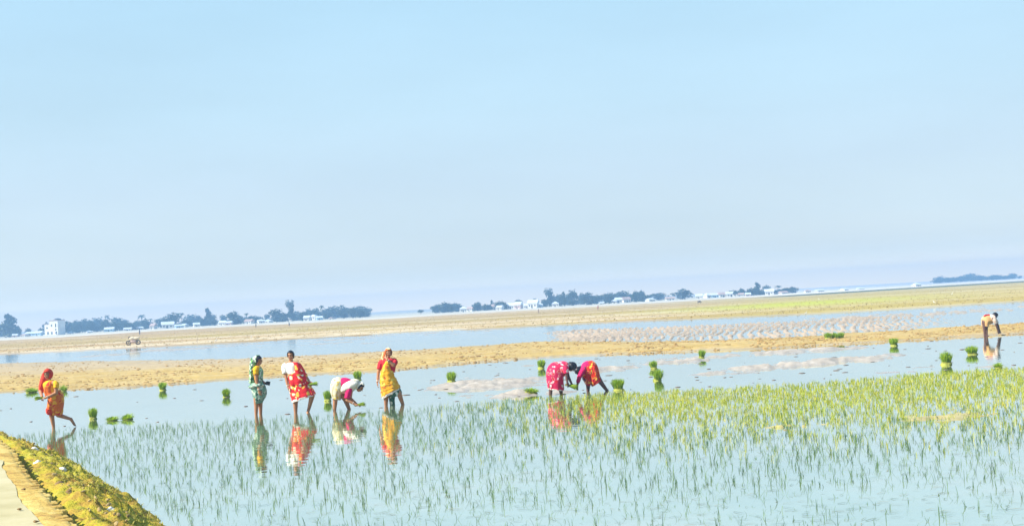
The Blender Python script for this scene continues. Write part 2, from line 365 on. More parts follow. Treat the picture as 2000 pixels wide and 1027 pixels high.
def make_water():
    m, t, p = new_mat('paddy_water'); co = N(t, 'ShaderNodeTexCoord').outputs['Object']
    silt = noise(t, co, 0.22, 4, 0.6)
    t.links.new(ramp(t, silt, [(0.32, (0.20, 0.25, 0.13)), (0.5, (0.32, 0.36, 0.22)), (0.66, (0.46, 0.43, 0.28))]), p.inputs['Base Color'])
    p.inputs['Roughness'].default_value = 0.035; p.inputs['IOR'].default_value = 1.33; p.inputs['Specular IOR Level'].default_value = 0.5
    rip = mathn(t, 'ADD', noise(t, co, 1.0, 2, 0.5, (1.1, 2.6, 1)), mathn(t, 'MULTIPLY', noise(t, co, 9.0, 2), 0.12))
    bump(t, rip, 0.06, 0.05, p)
    gl = N(t, 'ShaderNodeBsdfGlossy'); gl.inputs['Roughness'].default_value = 0.03; gl.inputs['Color'].default_value = (1.0, 1.0, 0.93, 1)
    t.links.new(p.inputs['Normal'].links[0].from_socket, gl.inputs['Normal'])
    fr = N(t, 'ShaderNodeFresnel'); fr.inputs['IOR'].default_value = 1.5
    ms = N(t, 'ShaderNodeMixShader'); t.links.new(mathn(t, 'ADD', .50, mathn(t, 'MULTIPLY', fr.outputs[0], .5), True), ms.inputs[0])
    t.links.new(p.outputs[0], ms.inputs[1]); t.links.new(gl.outputs[0], ms.inputs[2]); t.links.new(ms.outputs[0], t.nodes['Material Output'].inputs[0])
    mb = MB(); n = 40
    xs = np.linspace(-420, 420, n + 1); ys = np.linspace(-60, 420, n + 1)
    vs = [(x, y, 0) for y in ys for x in xs]
    mb.add(vs, [(r * (n + 1) + c, r * (n + 1) + c + 1, (r + 1) * (n + 1) + c + 1, (r + 1) * (n + 1) + c) for r in range(n) for c in range(n)])
    tag(mb.build('water', m), kind='structure')
make_water()

# ------------------------------------------------------------------ road, brick edging and grassy bank at the lower left
def path_pts(step=0.07):
    P = [Vector((x, y, 0)) for x, y in WL[:-1]]; out = []
    for a, b, c, d in zip([P[0]] + P[:-2], P[:-1], P[1:], P[2:] + [P[-1]]):
        L = (c - b).length; k = max(2, int(L / step))
        for i in range(k):
            s = i / k
            out.append(0.5 * ((2 * b) + (c - a) * s + (2 * a - 5 * b + 4 * c - d) * s * s + (3 * b - a - 3 * c + d) * s ** 3))
    return out
PATH = path_pts()
NRM = []
for i in range(len(PATH)):
    tg = (PATH[min(i + 4, len(PATH) - 1)] - PATH[max(i - 4, 0)]).normalized(); NRM.append(Vector((-tg.y, tg.x, 0)))   # to the road side
def strip(name, offs, hfun, m, kind='structure'):
    vs = []; no = len(offs)
    X = np.array([[(p + n * o).x for o in offs] for p, n in zip(PATH, NRM)]); Y = np.array([[(p + n * o).y for o in offs] for p, n in zip(PATH, NRM)])
    O = np.array([offs] * len(PATH)); X2, Y2, Z = hfun(X, Y, O)
    mb = MB(); mb.v = [tuple(v) for v in np.stack([X2, Y2, Z], -1).reshape(-1, 3)]
    mb.f = [(i * no + j, (i + 1) * no + j, (i + 1) * no + j + 1, i * no + j + 1) for i in range(len(PATH) - 1) for j in range(no - 1)]
    mb.mi = [0] * len(mb.f)
    o = mb.build(name, m); return tag(o, kind=kind)
EDGE_O = 1.52
def bank_h(X, Y, O):
    z = np.interp(O, [-0.6, -0.12, 0.0, 0.12, 0.5, 0.95, 1.25, 1.4, EDGE_O + .05], [-0.35, -0.1, 0.0, 0.09, 0.31, 0.55, 0.66, 0.64, 0.42])
    b = fbm(X * 1.2, Y * 1.2, 51, 4) - .5; c = fbm(X * 4.5, Y * 4.5, 57, 4) - .5; d = fbm(X * 12, Y * 12, 58, 2) - .5
    amp = sstep(-0.1, 0.6, O) * sstep(EDGE_O + .1, 1.0, O) * .8 + .2
    sh = (fbm(X * .9, Y * .9, 71, 3) - .5) * 0.7 * sstep(1.2, 0.0, O)
    sh = sh - .16 * sstep(1.1, .1, O)
    return X + sh * .8, Y + sh * .4, z + (b * 0.20 + c * 0.22 + d * 0.16) * amp
def soil_mat(name, stops, scale, b=0.8, bs=None, dist=.04):
    m, t, p = new_mat(name); co = N(t, 'ShaderNodeTexCoord').outputs['Object']
    f = mathn(t, 'ADD', mathn(t, 'MULTIPLY', noise(t, co, scale, 5, .65), .6), mathn(t, 'MULTIPLY', noise(t, co, scale * .22, 3), .4))
    t.links.new(ramp(t, f, stops), p.inputs['Base Color']); p.inputs['Roughness'].default_value = 0.95; p.inputs['Specular IOR Level'].default_value = 0.15
    bump(t, noise(t, co, bs or scale * 2.5, 5, .7), b, dist, p); return m
BANK_M = soil_mat('bank_turf', [(0.36, (0.20, 0.115, 0.02)), (0.43, (0.43, 0.28, 0.05)), (0.50, (0.47, 0.37, 0.04)), (0.58, (0.37, 0.34, 0.03)), (0.68, (0.60, 0.48, 0.14))], 5.5, 1.0, 11, .06)
strip('bank', [-.6, -.35, -.15] + [round(x, 3) for x in np.arange(-0.05, EDGE_O + .06, 0.04)], bank_h, BANK_M)
def verge_mat():
    m, t, p = new_mat('edging_bricks'); co = N(t, 'ShaderNodeTexCoord').outputs['Object']
    n = noise(t, co, 7, 5, .7); n2 = noise(t, co, 1.6, 3)
    c = ramp(t, mathn(t, 'ADD', mathn(t, 'MULTIPLY', n, .6), mathn(t, 'MULTIPLY', n2, .4)), [(.38, (0.34, 0.18, 0.03)), (.5, (0.55, 0.36, 0.07)), (.62, (0.64, 0.48, 0.15))])
    t.links.new(c, p.inputs['Base Color']); p.inputs['Roughness'].default_value = .95
    bump(t, noise(t, co, 14, 5, .7), .9, .03, p); return m
VERGE_M = verge_mat()
def verge_bricks():
    mb = MB(); rnd = random.Random(3)     # a course of bricks laid across the edge, worn and earth-covered
    acc = 0.0; last = PATH[0]
    for i in range(1, len(PATH)):
        acc += (PATH[i] - last).length; last = PATH[i]
        if acc < 0.118: continue
        acc = 0.0
        if PATH[i].y < 1 : continue
        n = NRM[i]; ln = 0.34 + rnd.uniform(-.05, .04); c = PATH[i] + n * (EDGE_O + ln / 2 + rnd.uniform(0, .05))
        mb.box((c.x, c.y, 0.577 + rnd.uniform(-.012, .012)), (ln, 0.108 + rnd.uniform(-.008, .006), 0.46), math.atan2(n.y, n.x) + rnd.uniform(-.05, .05))
    me = mb.mesh('brick_edging', VERGE_M, False)
    o = link('kerb', bake(me, [('BEVEL', dict(width=0.014, segments=2))], 'kerb')); tag(o, kind='structure')
verge_bricks()
def verge_earth_h(X, Y, O):
    z = np.interp(O, [EDGE_O + .02, EDGE_O + .07, EDGE_O + .24, EDGE_O + .31, EDGE_O + .8], [0.72, 0.806, 0.832, 0.83, 0.76])
    return X, Y, z + (fbm(X * 5, Y * 5, 81, 4) - .5) * .04 * sstep(EDGE_O + .34, EDGE_O + .2, O)
strip('verge', [EDGE_O + x for x in (.02, .05, .08, .12, .16, .2, .25, .3, .34, .38, .42, .47, .52, .6, .8)], verge_earth_h, VERGE_M)
def road_h(X, Y, O):
    w = (fbm(X * .9, Y * .9, 91, 3) - .5) * .16 * sstep(.6, 0, O - EDGE_O - .31)
    return X + w, Y + w * .5, 0.838 + 0.06 * np.sin(np.clip((O - EDGE_O - .31) / 5.2, 0, 1) * math.pi) + (fbm(X * 2.5, Y * 2.5, 93, 3) - .5) * .012
ROAD_M = soil_mat('worn_concrete', [(0.34, (0.36, 0.31, 0.16)), (0.5, (0.44, 0.385, 0.215)), (0.66, (0.49, 0.43, 0.26))], 2.0, 0.25, 18, .01)
strip('road', [EDGE_O + x for x in (.31, .38, .46, .54, .6, .7, .85, 1, 1.3, 1.7, 2.2, 3, 4, 5, 5.6)], road_h, ROAD_M)

# ------------------------------------------------------------------ far shore: trees, palms, houses
TREE_LEAF = leafy('tree_leaves', [(0.016, 0.036, 0.016), (0.03, 0.06, 0.022), (0.05, 0.085, 0.03)], 0.4, 0.15)
PALM_LEAF = leafy('palm_leaves', [(0.03, 0.055, 0.018), (0.055, 0.085, 0.025)], 0.4, 0.15)
BARK = simple('bark', (0.10, 0.075, 0.05), .9, .3, 2)
def crown_mesh(name, shape, seed, n=620):
    """leaf clumps filling a crown; unit size: 1 wide, 1 tall"""
    rnd = random.Random(seed); mb = MB(); lobes = []
    if shape == 'round': lobes = [(rnd.uniform(-.24, .24), rnd.uniform(-.24, .24), rnd.uniform(.30, .74), rnd.uniform(.2, .30)) for _ in range(9)] + [(0, 0, .76, .22), (0, 0, .45, .3), (.1, 0, .2, .22), (-.15, .05, .2, .2)]
    elif shape == 'cone': lobes = [(rnd.uniform(-.3, .3) * (1 - z), rnd.uniform(-.3, .3) * (1 - z), z, .30 * (1.12 - z * .85)) for z in [.12, .16, .22, .3, .34, .42, .5, .6, .68, .78, .88]]
    elif shape == 'umbrella': lobes = [(.30 * math.cos(a), .30 * math.sin(a), rnd.uniform(.5, .68), .2) for a in [i * 1.05 for i in range(6)]] + [(0, 0, .72, .26), (.1, .1, .66, .26), (-.12, 0, .64, .26), (.34, 0, .45, .12)]
    else: lobes = [(rnd.uniform(-.2, .2), rnd.uniform(-.2, .2), z, rnd.uniform(.13, .24)) for z in [.2, .28, .35, .42, .5, .55, .62, .7, .78, .86, .9]]
    for k in range(n):
        x, y, z, r = rnd.choice(lobes)
        d = Vector((rnd.gauss(0, 1), rnd.gauss(0, 1), rnd.gauss(0, 1))).normalized() * (r * rnd.uniform(.45, 1.08))
        c = Vector((x, y, z)) + d; s = rnd.uniform(.035, .08)
        a = Vector((rnd.gauss(0, 1), rnd.gauss(0, 1), rnd.gauss(0, .6))).normalized(); b = a.cross(Vector((rnd.gauss(0, 1), rnd.gauss(0, 1), rnd.gauss(0, 1)))).normalized()
        q = [c + a * s * rnd.uniform(.6, 1.2), c + b * s * rnd.uniform(.5, 1), c - a * s * rnd.uniform(.6, 1.2), c - b * s * rnd.uniform(.5, 1), c + a.cross(b) * s * .4]
        mb.add(q, [(0, 1, 4), (1, 2, 4), (2, 3, 4), (3, 0, 4)])
    return mb.mesh(name, TREE_LEAF, True)
def trunk_mesh(seed, top=.5):
    rnd = random.Random(seed); mb = MB(); a = Vector((0, 0, 0)); b = Vector((rnd.uniform(-.03, .03), rnd.uniform(-.03, .03), top * .55))
    mb.capsule(a, b, .045, .03, 8, 2)
    for k in range(4): mb.capsule(b, b + Vector((rnd.uniform(-.22, .22), rnd.uniform(-.2, .2), rnd.uniform(.15, .3))), .022, .008, 6, 2)
    return mb.mesh('trunk', BARK)
def palm_meshes(seed):
    rnd = random.Random(seed); lean = rnd.uniform(-.06, .06); mb = MB(); pts = [Vector((lean * (t ** 1.5), 0, t * .8)) for t in np.linspace(0, 1, 7)]
    for a, b in zip(pts, pts[1:]): mb.capsule(a, b, .022, .02, 7, 2)
    tr = mb.mesh('trunk', BARK); lf = MB(); c = pts[-1]
    for k in range(15):
        az = k * 2.4 + rnd.uniform(-.2, .2); el = rnd.uniform(-.3, 1.0); d = Vector((math.cos(az) * math.cos(el), math.sin(az) * math.cos(el), math.sin(el))); L = rnd.uniform(.24, .31); side = d.cross(Vector((0, 0, 1))).normalized()
        prev = None
        for i in range(6):
            s = i / 5; p = c + d * L * s + Vector((0, 0, -.18 * s * s)); w = .05 * math.sin(math.pi * (s * .85 + .12))
            cur = (p + side * w + Vector((0, 0, -w * .5)), p, p - side * w + Vector((0, 0, -w * .5)))
            if prev: lf.add([*prev, *cur], [(0, 1, 4, 3), (1, 2, 5, 4)])
            prev = cur
    return tr, lf.mesh('fronds', PALM_LEAF, True)
CROWNS = {'b': [(crown_mesh('crown', 'round', s), trunk_mesh(s, .5)) for s in (1, 2, 3, 4, 5)],
          'c': [(crown_mesh('crown', 'cone', s), trunk_mesh(s, .3)) for s in (11, 12)],
          'u': [(crown_mesh('crown', 'umbrella', s, 520), trunk_mesh(s, .7)) for s in (21, 22)],
          't': [(crown_mesh('crown', 'tall', s), trunk_mesh(s, .4)) for s in (31, 32)]}
PALMS = [palm_meshes(s) for s in (41, 42, 43)]
ONES = 'first second third fourth fifth sixth seventh eighth ninth tenth eleventh twelfth thirteenth fourteenth fifteenth sixteenth seventeenth eighteenth nineteenth'.split()
def ordinal(n):
    if n <= 19: return ONES[n - 1]
    t = ['twentieth', 'thirtieth', 'fortieth', 'fiftieth', 'sixtieth'][n // 10 - 2]; s = ['twenty', 'thirty', 'forty', 'fifty', 'sixty'][n // 10 - 2]
    return t if n % 10 == 0 else s + '-' + ONES[n % 10 - 1]
TREES = [(2, 633, 24, 'b'), (19, 616, 40, 'c'), (37, 637, 12, 'b'), (55, 641, 10, 'b'), (79, 641, 12, 'b'), (92, 630, 14, 'b'), (134, 628, 24, 'b'), (152, 629, 22, 'b'), (172, 625, 24, 'b'), (190, 622, 28, 'b'),
         (208, 625, 18, 'b'), (212, 613, 12, 'p'), (229, 620, 26, 'b'), (246, 625, 22, 'b'), (259, 633, 16, 'b'), (270, 626, 14, 'b'), (278, 612, 16, 'p'), (285, 627, 16, 'b'), (293, 621, 12, 'p'), (306, 622, 16, 'p'), (320, 620, 14, 'b'),
         (337, 612, 28, 'b'), (355, 609, 11, 'p'), (373, 615, 26, 'b'), (406, 604, 24, 'c'), (397, 622, 18, 'b'), (419, 624, 14, 'b'), (437, 615, 14, 'b'), (456, 609, 24, 'b'), (467, 616, 12, 'b'), (482, 610, 12, 'p'), (479, 623, 12, 'b'),
         (503, 618, 16, 'b'), (512, 622, 10, 'b'), (522, 613, 12, 'u'), (541, 604, 24, 'b'), (553, 611, 22, 'b'), (568, 592, 17, 't'), (580, 608, 26, 'b'), (591, 611, 16, 'b'), (603, 604, 16, 'b'), (618, 602, 18, 'b'), (631, 594, 12, 'p'), (640, 611, 16, 'b'),
         (655, 598, 26, 'b'), (669, 593, 12, 'p'), (672, 602, 22, 'b'), (689, 600, 18, 'b'), (705, 598, 30, 'b'), (716, 600, 18, 'b'),
         (822, 607, 14, 'u'), (855, 595, 18, 'b'), (868, 591, 24, 'b'), (880, 592, 14, 'b'), (890, 592, 18, 'b'), (935, 590, 14, 'b'), (950, 594, 14, 'b'), (958, 597, 12, 'b'), (963, 588, 9, 't'), (976, 588, 16, 'b'), (986, 590, 14, 'b'),
         (1013, 585, 18, 'u'), (1045, 583, 20, 'u'), (1063, 585, 14, 'b'), (1073, 568, 18, 't'), (1081, 576, 12, 'b'), (1092, 576, 16, 'b'), (1102, 573, 11, 't'), (1119, 568, 20, 'b'), (1110, 579, 16, 'b'), (1139, 578, 16, 'b'), (1151, 572, 26, 'b'),
         (1166, 577, 20, 'b'), (1190, 574, 18, 'b'), (1215, 569, 28, 'b'), (1229, 574, 18, 'b'), (1242, 569, 14, 'b'), (1255, 568, 20, 'b'), (1288, 572, 30, 'b'), (1333, 565, 30, 'b'), (1437, 567, 11, 'u'), (1449, 563, 14, 'u'), (1468, 562, 16, 'b'),
         (1480, 553, 18, 'c'), (1498, 557, 18, 'u'), (1520, 556, 14, 'p'), (1534, 562, 12, 'u'), (1548, 560, 13, 'u'),
         (1835, 540, 20, 'b'), (1850, 542, 18, 'b'), (1863, 541, 18, 'b'), (1880, 539, 20, 'b'), (1900, 534, 26, 'b'), (1916, 539, 18, 'b'), (1938, 540, 16, 'b'), (1951, 540, 15, 'b'), (1968, 539, 11, 't'), (1981, 538, 11, 't'), (1991, 539, 10, 't')]
def filler_trees():
    rnd = random.Random(15)
    for a, b, h0, h1 in ((118, 262, 14, 24), (266, 330, 9, 18), (332, 424, 10, 20), (430, 520, 7, 14), (532, 724, 10, 20), (846, 896, 10, 16), (930, 1000, 7, 13), (1062, 1268, 10, 20), (1430, 1552, 6, 11)):
        x = a + 4
        while x < b:
            TREES.append((round(x), round(yh(x) + 9.5 - rnd.uniform(h0 * .6, h1 * 1.1)), round(rnd.uniform(15, 22)), 'b')); x += rnd.uniform(11, 17)
    for a, b in ((1828, 1990),):
        x = a
        while x < b: TREES.append((round(x), round(yh(x) + 5 - rnd.uniform(6, 10)), 16, 'b')); x += rnd.uniform(10, 15)
    TREES.sort()
filler_trees()
KN = {'b': ('broad dark tree', 'tree'), 'c': ('pointed dark tree', 'tree'), 'u': ('flat-topped spreading tree', 'tree'), 't': ('tall narrow tree', 'tree'), 'p': ('slim palm', 'palm')}
def far_trees():
    rnd = random.Random(5); cnt = {}
    for x, top, w, k in TREES:
        sec = 'left' if x < 760 else 'middle' if x < 1700 else 'distant'
        D = {'left': rnd.uniform(515, 650), 'middle': rnd.uniform(515, 620), 'distant': rnd.uniform(950, 1050)}[sec]
        z0 = 0.2 + rnd.uniform(0, .01)
        base = gpt(x, yh(x) + 2.45 * FPX / D); base = Vector((base.x * 1, base.y, z0))
        tp = dpt(x, top, base.y); H = max(2.0, tp.z - z0); W = w * base.y / FPX * {'b': 1.42, 'u': 1.0, 'c': 1.3, 't': 1.4, 'p': 1.5}[k]; H *= 1.08
        sub = 'first' if x < 330 else sec; cnt[(sub, k)] = cnt.get((sub, k), 0) + 1; nm, cat = KN[k]
        place = {'first': 'in the hazy tree line around the white building', 'left': 'in the trees above the standing women', 'middle': 'in the hazy tree line behind the middle fields', 'distant': 'in the palest tree line at far right'}[sub]
        lab = f'{ordinal(cnt[(sub, k)])} {nm} from the left {place}'
        root = empty('palm_tree' if k == 'p' else 'tree', base, lab, cat, 'trees along the far shore', rnd.uniform(0, 6.28), (W, W, H) if k != 'p' else (W * 1.5, W * 1.5, H))
        if k == 'p': tr, cr = rnd.choice(PALMS); link('trunk', tr, root); link('crown', cr, root)
        else: cr, tr = rnd.choice(CROWNS[k]); link('trunk', tr, root); link('crown', cr, root)
far_trees()

WHITE = simple('white_wall', (0.72, 0.70, 0.66), .85, .12, .7)
TIN = simple('tin_roof', (0.62, 0.68, 0.74), .45, .12, .8)
TIN2 = simple('rusty_roof', (0.45, 0.33, 0.28), .7, .2, .8)
BLUE = simple('blue_wall', (0.38, 0.55, 0.70), .8, .15, .7)
PINK = simple('pink_wall', (0.70, 0.52, 0.48), .85, .12, .7)
DARKW = simple('dark_opening', (0.05, 0.055, 0.06), .5, .2)
HCACHE = {}
def house(base, W, H, wallm, roofm, hip, label, rz):
    root = empty('house', base, label, 'house', 'far village houses', rz); D = max(3.0, W * .7)
    key = (wallm.name, roofm.name, hip)
    if key not in HCACHE:
        wl, rf, dr, wn = MB(), MB(), MB(), MB()
        wl.add([(-.5, -.5, 0), (.5, -.5, 0), (.5, .5, 0), (-.5, .5, 0), (-.5, -.5, .62), (.5, -.5, .62), (.5, .5, .62), (-.5, .5, .62), (-.5, 0, .93), (.5, 0, .93)],
               [(0, 1, 5, 4), (2, 3, 7, 6), (3, 0, 4, 8, 7), (1, 2, 6, 9, 5)])
        o = .56; g = .1 if hip else .58
        z0, z1 = .58, 1.0
        rf.add([(-.58, -o, z0), (.58, -o, z0), (.58, o, z0), (-.58, o, z0), (-g if hip else -.58, 0, z1), (g if hip else .58, 0, z1),
                (-.58, -o, z0 + .04), (.58, -o, z0 + .04), (.58, o, z0 + .04), (-.58, o, z0 + .04), (-g if hip else -.58, 0, z1 + .04), (g if hip else .58, 0, z1 + .04)],
               [(6, 7, 11, 10), (8, 9, 10, 11), (9, 6, 10), (7, 8, 11), (0, 4, 5, 1), (2, 5, 4, 3), (0, 1, 7, 6), (2, 3, 9, 8), (1, 2, 8, 7), (3, 0, 6, 9)])
        dr.box((-.05, -.505, .22), (.16, .03, .44)); 
        for sx in (-.32, .28): wn.box((sx, -.505, .34), (.14, .03, .2))
        w2 = MB(); w2.box((.28, -.505, .34), (.14, .03, .2)); w1 = MB(); w1.box((-.32, -.505, .34), (.14, .03, .2))
        HCACHE[key] = (wl.mesh('wall', wallm, False), rf.mesh('roof', roofm, False), dr.mesh('door', DARKW, False), w1.mesh('window', DARKW, False), w2.mesh('window', DARKW, False))
    ms = HCACHE[key]; root.scale = (W, D, H)
    for n, m in zip(('wall', 'roof', 'door', 'window', 'window'), ms): link(n, m, root)
HOUSES = [(30, 10, 6, 'p'), (48, 12, 5, 'w'), (62, 20, 8, 'b'), (77, 16, 9, 'b'), (138, 12, 4, 'w'), (175, 12, 4, 'w'), (214, 18, 9, 'b'), (250, 15, 6, 'w'), (263, 10, 8, 'p'), (272, 14, 6, 'w'), (300, 10, 11, 'w'), (328, 24, 13, 'w'), (350, 16, 7, 'b'), (361, 10, 7, 'w'),
          (384, 12, 8, 'w'), (436, 14, 9, 'w'), (448, 12, 8, 'p'), (487, 16, 9, 'w'), (510, 14, 8, 'w'), (526, 10, 6, 'w'), (565, 14, 11, 'w'), (600, 12, 10, 'w'), (613, 16, 11, 'w'), (624, 12, 8, 'b'), (650, 10, 4, 'w'),
          (905, 14, 11, 'w'), (920, 14, 9, 'w'), (930, 10, 7, 'p'), (966, 12, 11, 'w'), (977, 12, 9, 'w'), (1000, 16, 12, 'w'), (1013, 14, 14, 'p'), (1030, 14, 9, 'w'), (1042, 20, 16, 'w'), (1054, 12, 9, 'w'), (1085, 14, 10, 'w'),
          (1175, 10, 5, 'w'), (1200, 9, 8, 'w'), (1208, 13, 11, 'w'), (1222, 18, 11, 'w'), (1270, 15, 7, 'w'), (1309, 18, 7, 'w'), (1366, 14, 9, 'w'), (1382, 12, 10, 'w'), (1396, 16, 9, 'b'), (1412, 20, 10, 'w'), (1429, 22, 10, 'w'), (1446, 14, 7, 'w'),
          (1461, 11, 7, 'p'), (1503, 18, 12, 'w'), (1514, 11, 7, 'w'), (1530, 15, 6, 'w'), (1577, 12, 6, 'w'), (1601, 15, 5, 'w'), (1649, 11, 5, 'w'), (1681, 13, 4, 'w'), (1790, 14, 7, 'w')]
def far_houses():
    rnd = random.Random(8); cnt = {}
    for x, w, h, k in HOUSES:
        sec = 'left' if x < 760 else 'middle' if x < 1250 else 'right'
        D = rnd.uniform(500, 545)
        b = gpt(x, yh(x) + 2.45 * FPX / D); b.z = .2
        s = b.y / FPX; hip = rnd.random() < .3; rm = TIN if rnd.random() < .8 else TIN2
        wm = {'w': WHITE, 'b': BLUE, 'p': PINK}[k]; cn = {'w': 'white', 'b': 'blue', 'p': 'pinkish'}[k]
        key = (sec, k); cnt[key] = cnt.get(key, 0) + 1
        lab = f'{ordinal(cnt[key])} {cn}-walled house from the left in the far village, {sec} part'
        house(b, w * s * .92, h * s, wm, rm, hip, lab, rnd.uniform(-.5, .5))
far_houses()
def tall_building():
    D = 500; b = gpt(108, yh(108) + 2.45 * FPX / D); b.z = .2; s = b.y / FPX
    root = empty('building', b, 'bright white two-storey building with stair tower left of the trees', 'building', None, R(-18))
    w = MB(); w.box((1.2 * 1, 0, 2.9), (4.0, 4.6, 5.8)); w.box((-2.2, 0.2, 2.2), (2.7, 4.4, 4.4)); w.box((-.8, 0.2, 4.5), (2.0, 3.0, .12))
    w.build('wall', WHITE, root, False)
    r = MB(); r.box((1.2, 0, 5.93), (4.3, 4.9, .24)); r.box((-2.25, .2, 4.49), (2.9, 4.6, .18)); r.build('roof', TIN2, root, False)
    t = MB(); t.ellipsoid((1.2, .2, 6.05), (1.6, 0, 0), (0, 1.6, 0), (0, 0, .75)); t.build('dome', DARKW, root)
    for x, z, ww, hh in ((2.2, 3.9, .5, 1.4), (2.2, 2.2, .45, .8), (.2, 3.9, .5, .8), (-2.3, 3.0, .6, .7)):
        q = MB(); q.box((x, -2.32 if x > -1 else -2.03, z), (ww, .08, hh)); q.build('window', DARKW, root, False)
    for x in (2.35, .2, -1.9):
        q = MB(); q.box((x, -2.33 if x > -1 else -2.03, .75), (.7, .08, 1.3)); q.build('door', DARKW, root, False)
    p = MB(); p.box((.4, -3.0, .1), (7.0, 1.2, .45)); p.build('plinth', WHITE, root, False)
tall_building()

# ------------------------------------------------------------------ rice seedlings
RICE = leafy('rice_leaf', [(0.07, 0.16, 0.075), (0.15, 0.27, 0.12), (0.27, 0.40, 0.16)], 0.3, 0.5)
RICE_Y = leafy('rice_leaf_pale', [(0.26, 0.38, 0.03), (0.50, 0.54, 0.05), (0.74, 0.63, 0.12)], 0.3, 0.4)
def blades(mb, c, n, hgt, spread, rnd, w=.0032, droop=.35, mi=0, lying=0.12):
    for k in range(n):
        az = rnd.uniform(0, 6.28); el = rnd.uniform(0.0, spread); L = hgt * rnd.uniform(.55, 1.1)
        d = Vector((math.cos(az) * math.sin(el), math.sin(az) * math.sin(el), math.cos(el)))
        o = Vector((math.cos(az), math.sin(az), 0)); side = Vector((-math.sin(az), math.cos(az), 0)); dr = droop * rnd.uniform(.2, 1.3)
        if rnd.random() < lying: dr *= 3.0
        p0 = Vector(c) + Vector((rnd.uniform(-.012, .012), rnd.uniform(-.012, .012), -.03)); vs = []
        for s in (0, .45, .8):
            p = p0 + d * L * s + (o * .6 + Vector((0, 0, -.6))) * dr * L * s * s
            if p.z < 0.006 and s > 0: p.z = 0.006
            ww = w * (1 - s * .55); vs += [p + side * ww, p - side * ww]
        p = p0 + d * L + (o * .75 + Vector((0, 0, -.75))) * dr * L
        p.z = max(p.z, .005); vs.append(p)
        mb.add(vs, [(0, 1, 3, 2), (2, 3, 5, 4), (4, 5, 6)], mi)
def seedlings():
    rnd = random.Random(11); pts = []
    Y = 12.6
    while Y < 42:
        step = .19; X = wl_x(Y) + .2
        while X < Y * .44 + 1.2:
            x, y = X + rnd.gauss(0, .065), Y + rnd.gauss(0, .065); X += step * rnd.uniform(.75, 1.3)
            p, q = to_px(np.array([x]), np.array([y])); p, q = p[0], q[0]
            if q < edge(E0, p) + rnd.uniform(-1.5, 4) or x < wl_x(y) + .12: continue
            if rnd.random() < .30 - .16 * min(1, max(0, (y - 14) / 10)) + .9 * (float(fbm(np.array([x * .9]), np.array([y * .9]), 5, 3)[0]) - .5): continue
            pts.append((x, y, p, q))
        Y += .19
    def yel(p, q): return float(np.clip((p - 800) / 520, 0, 1) * np.clip((925 - 0.03 * (p - 1000) - q) / 135, 0, 1))
    infr = [i for i, (x, y, p, q) in enumerate(pts) if 0 < p < 2000 and q < 1027]
    infr.sort(key=lambda i: pts[i][1]); near = set(infr[:290])
    tm = []
    for k in range(28):
        mb = MB(); blades(mb, (0, 0, 0), rnd.randint(2, 4), rnd.uniform(.10, .22), rnd.uniform(.3, .8), rnd, lying=.25); tm.append(mb.mesh('rice_seedling', RICE))
    for i in sorted(near):
        x, y, p, q = pts[i]; o = link('rice_seedling', rnd.choice(tm)); o.location = (x, y, 0); o.rotation_euler = (0, 0, rnd.uniform(0, 6.28)); s = rnd.uniform(.65, 1.15); o.scale = (s, s, s)
        tag(o, 'thin dark green rice seedling standing in the nearest water of the paddy', 'seedling', 'rice seedlings nearest the camera')
    rest = MB()
    for i, (x, y, p, q) in enumerate(pts):
        if i in near: continue
        k = yel(p, q); dense = 1 + (1 if rnd.random() < k * 1.3 else 0) + (1 if rnd.random() < k else 0) + (1 if rnd.random() < k * k else 0)
        for d in range(dense):
            h = rnd.uniform(.11, .23) * (1 - .25 * k)
            blades(rest, (x + (rnd.uniform(-.12, .12) if d else 0), y + (rnd.uniform(-.12, .12) if d else 0), 0), rnd.randint(2, 5), h, rnd.uniform(.3, .65), rnd, w=.0036 + .0022 * k, mi=1 if rnd.random() < k * 1.15 else 0)
    o = rest.build('rice_seedlings', [RICE, RICE_Y]); tag(o, 'green rice seedlings filling the rest of the flooded paddy', 'seedlings', None, 'stuff')
seedlings()

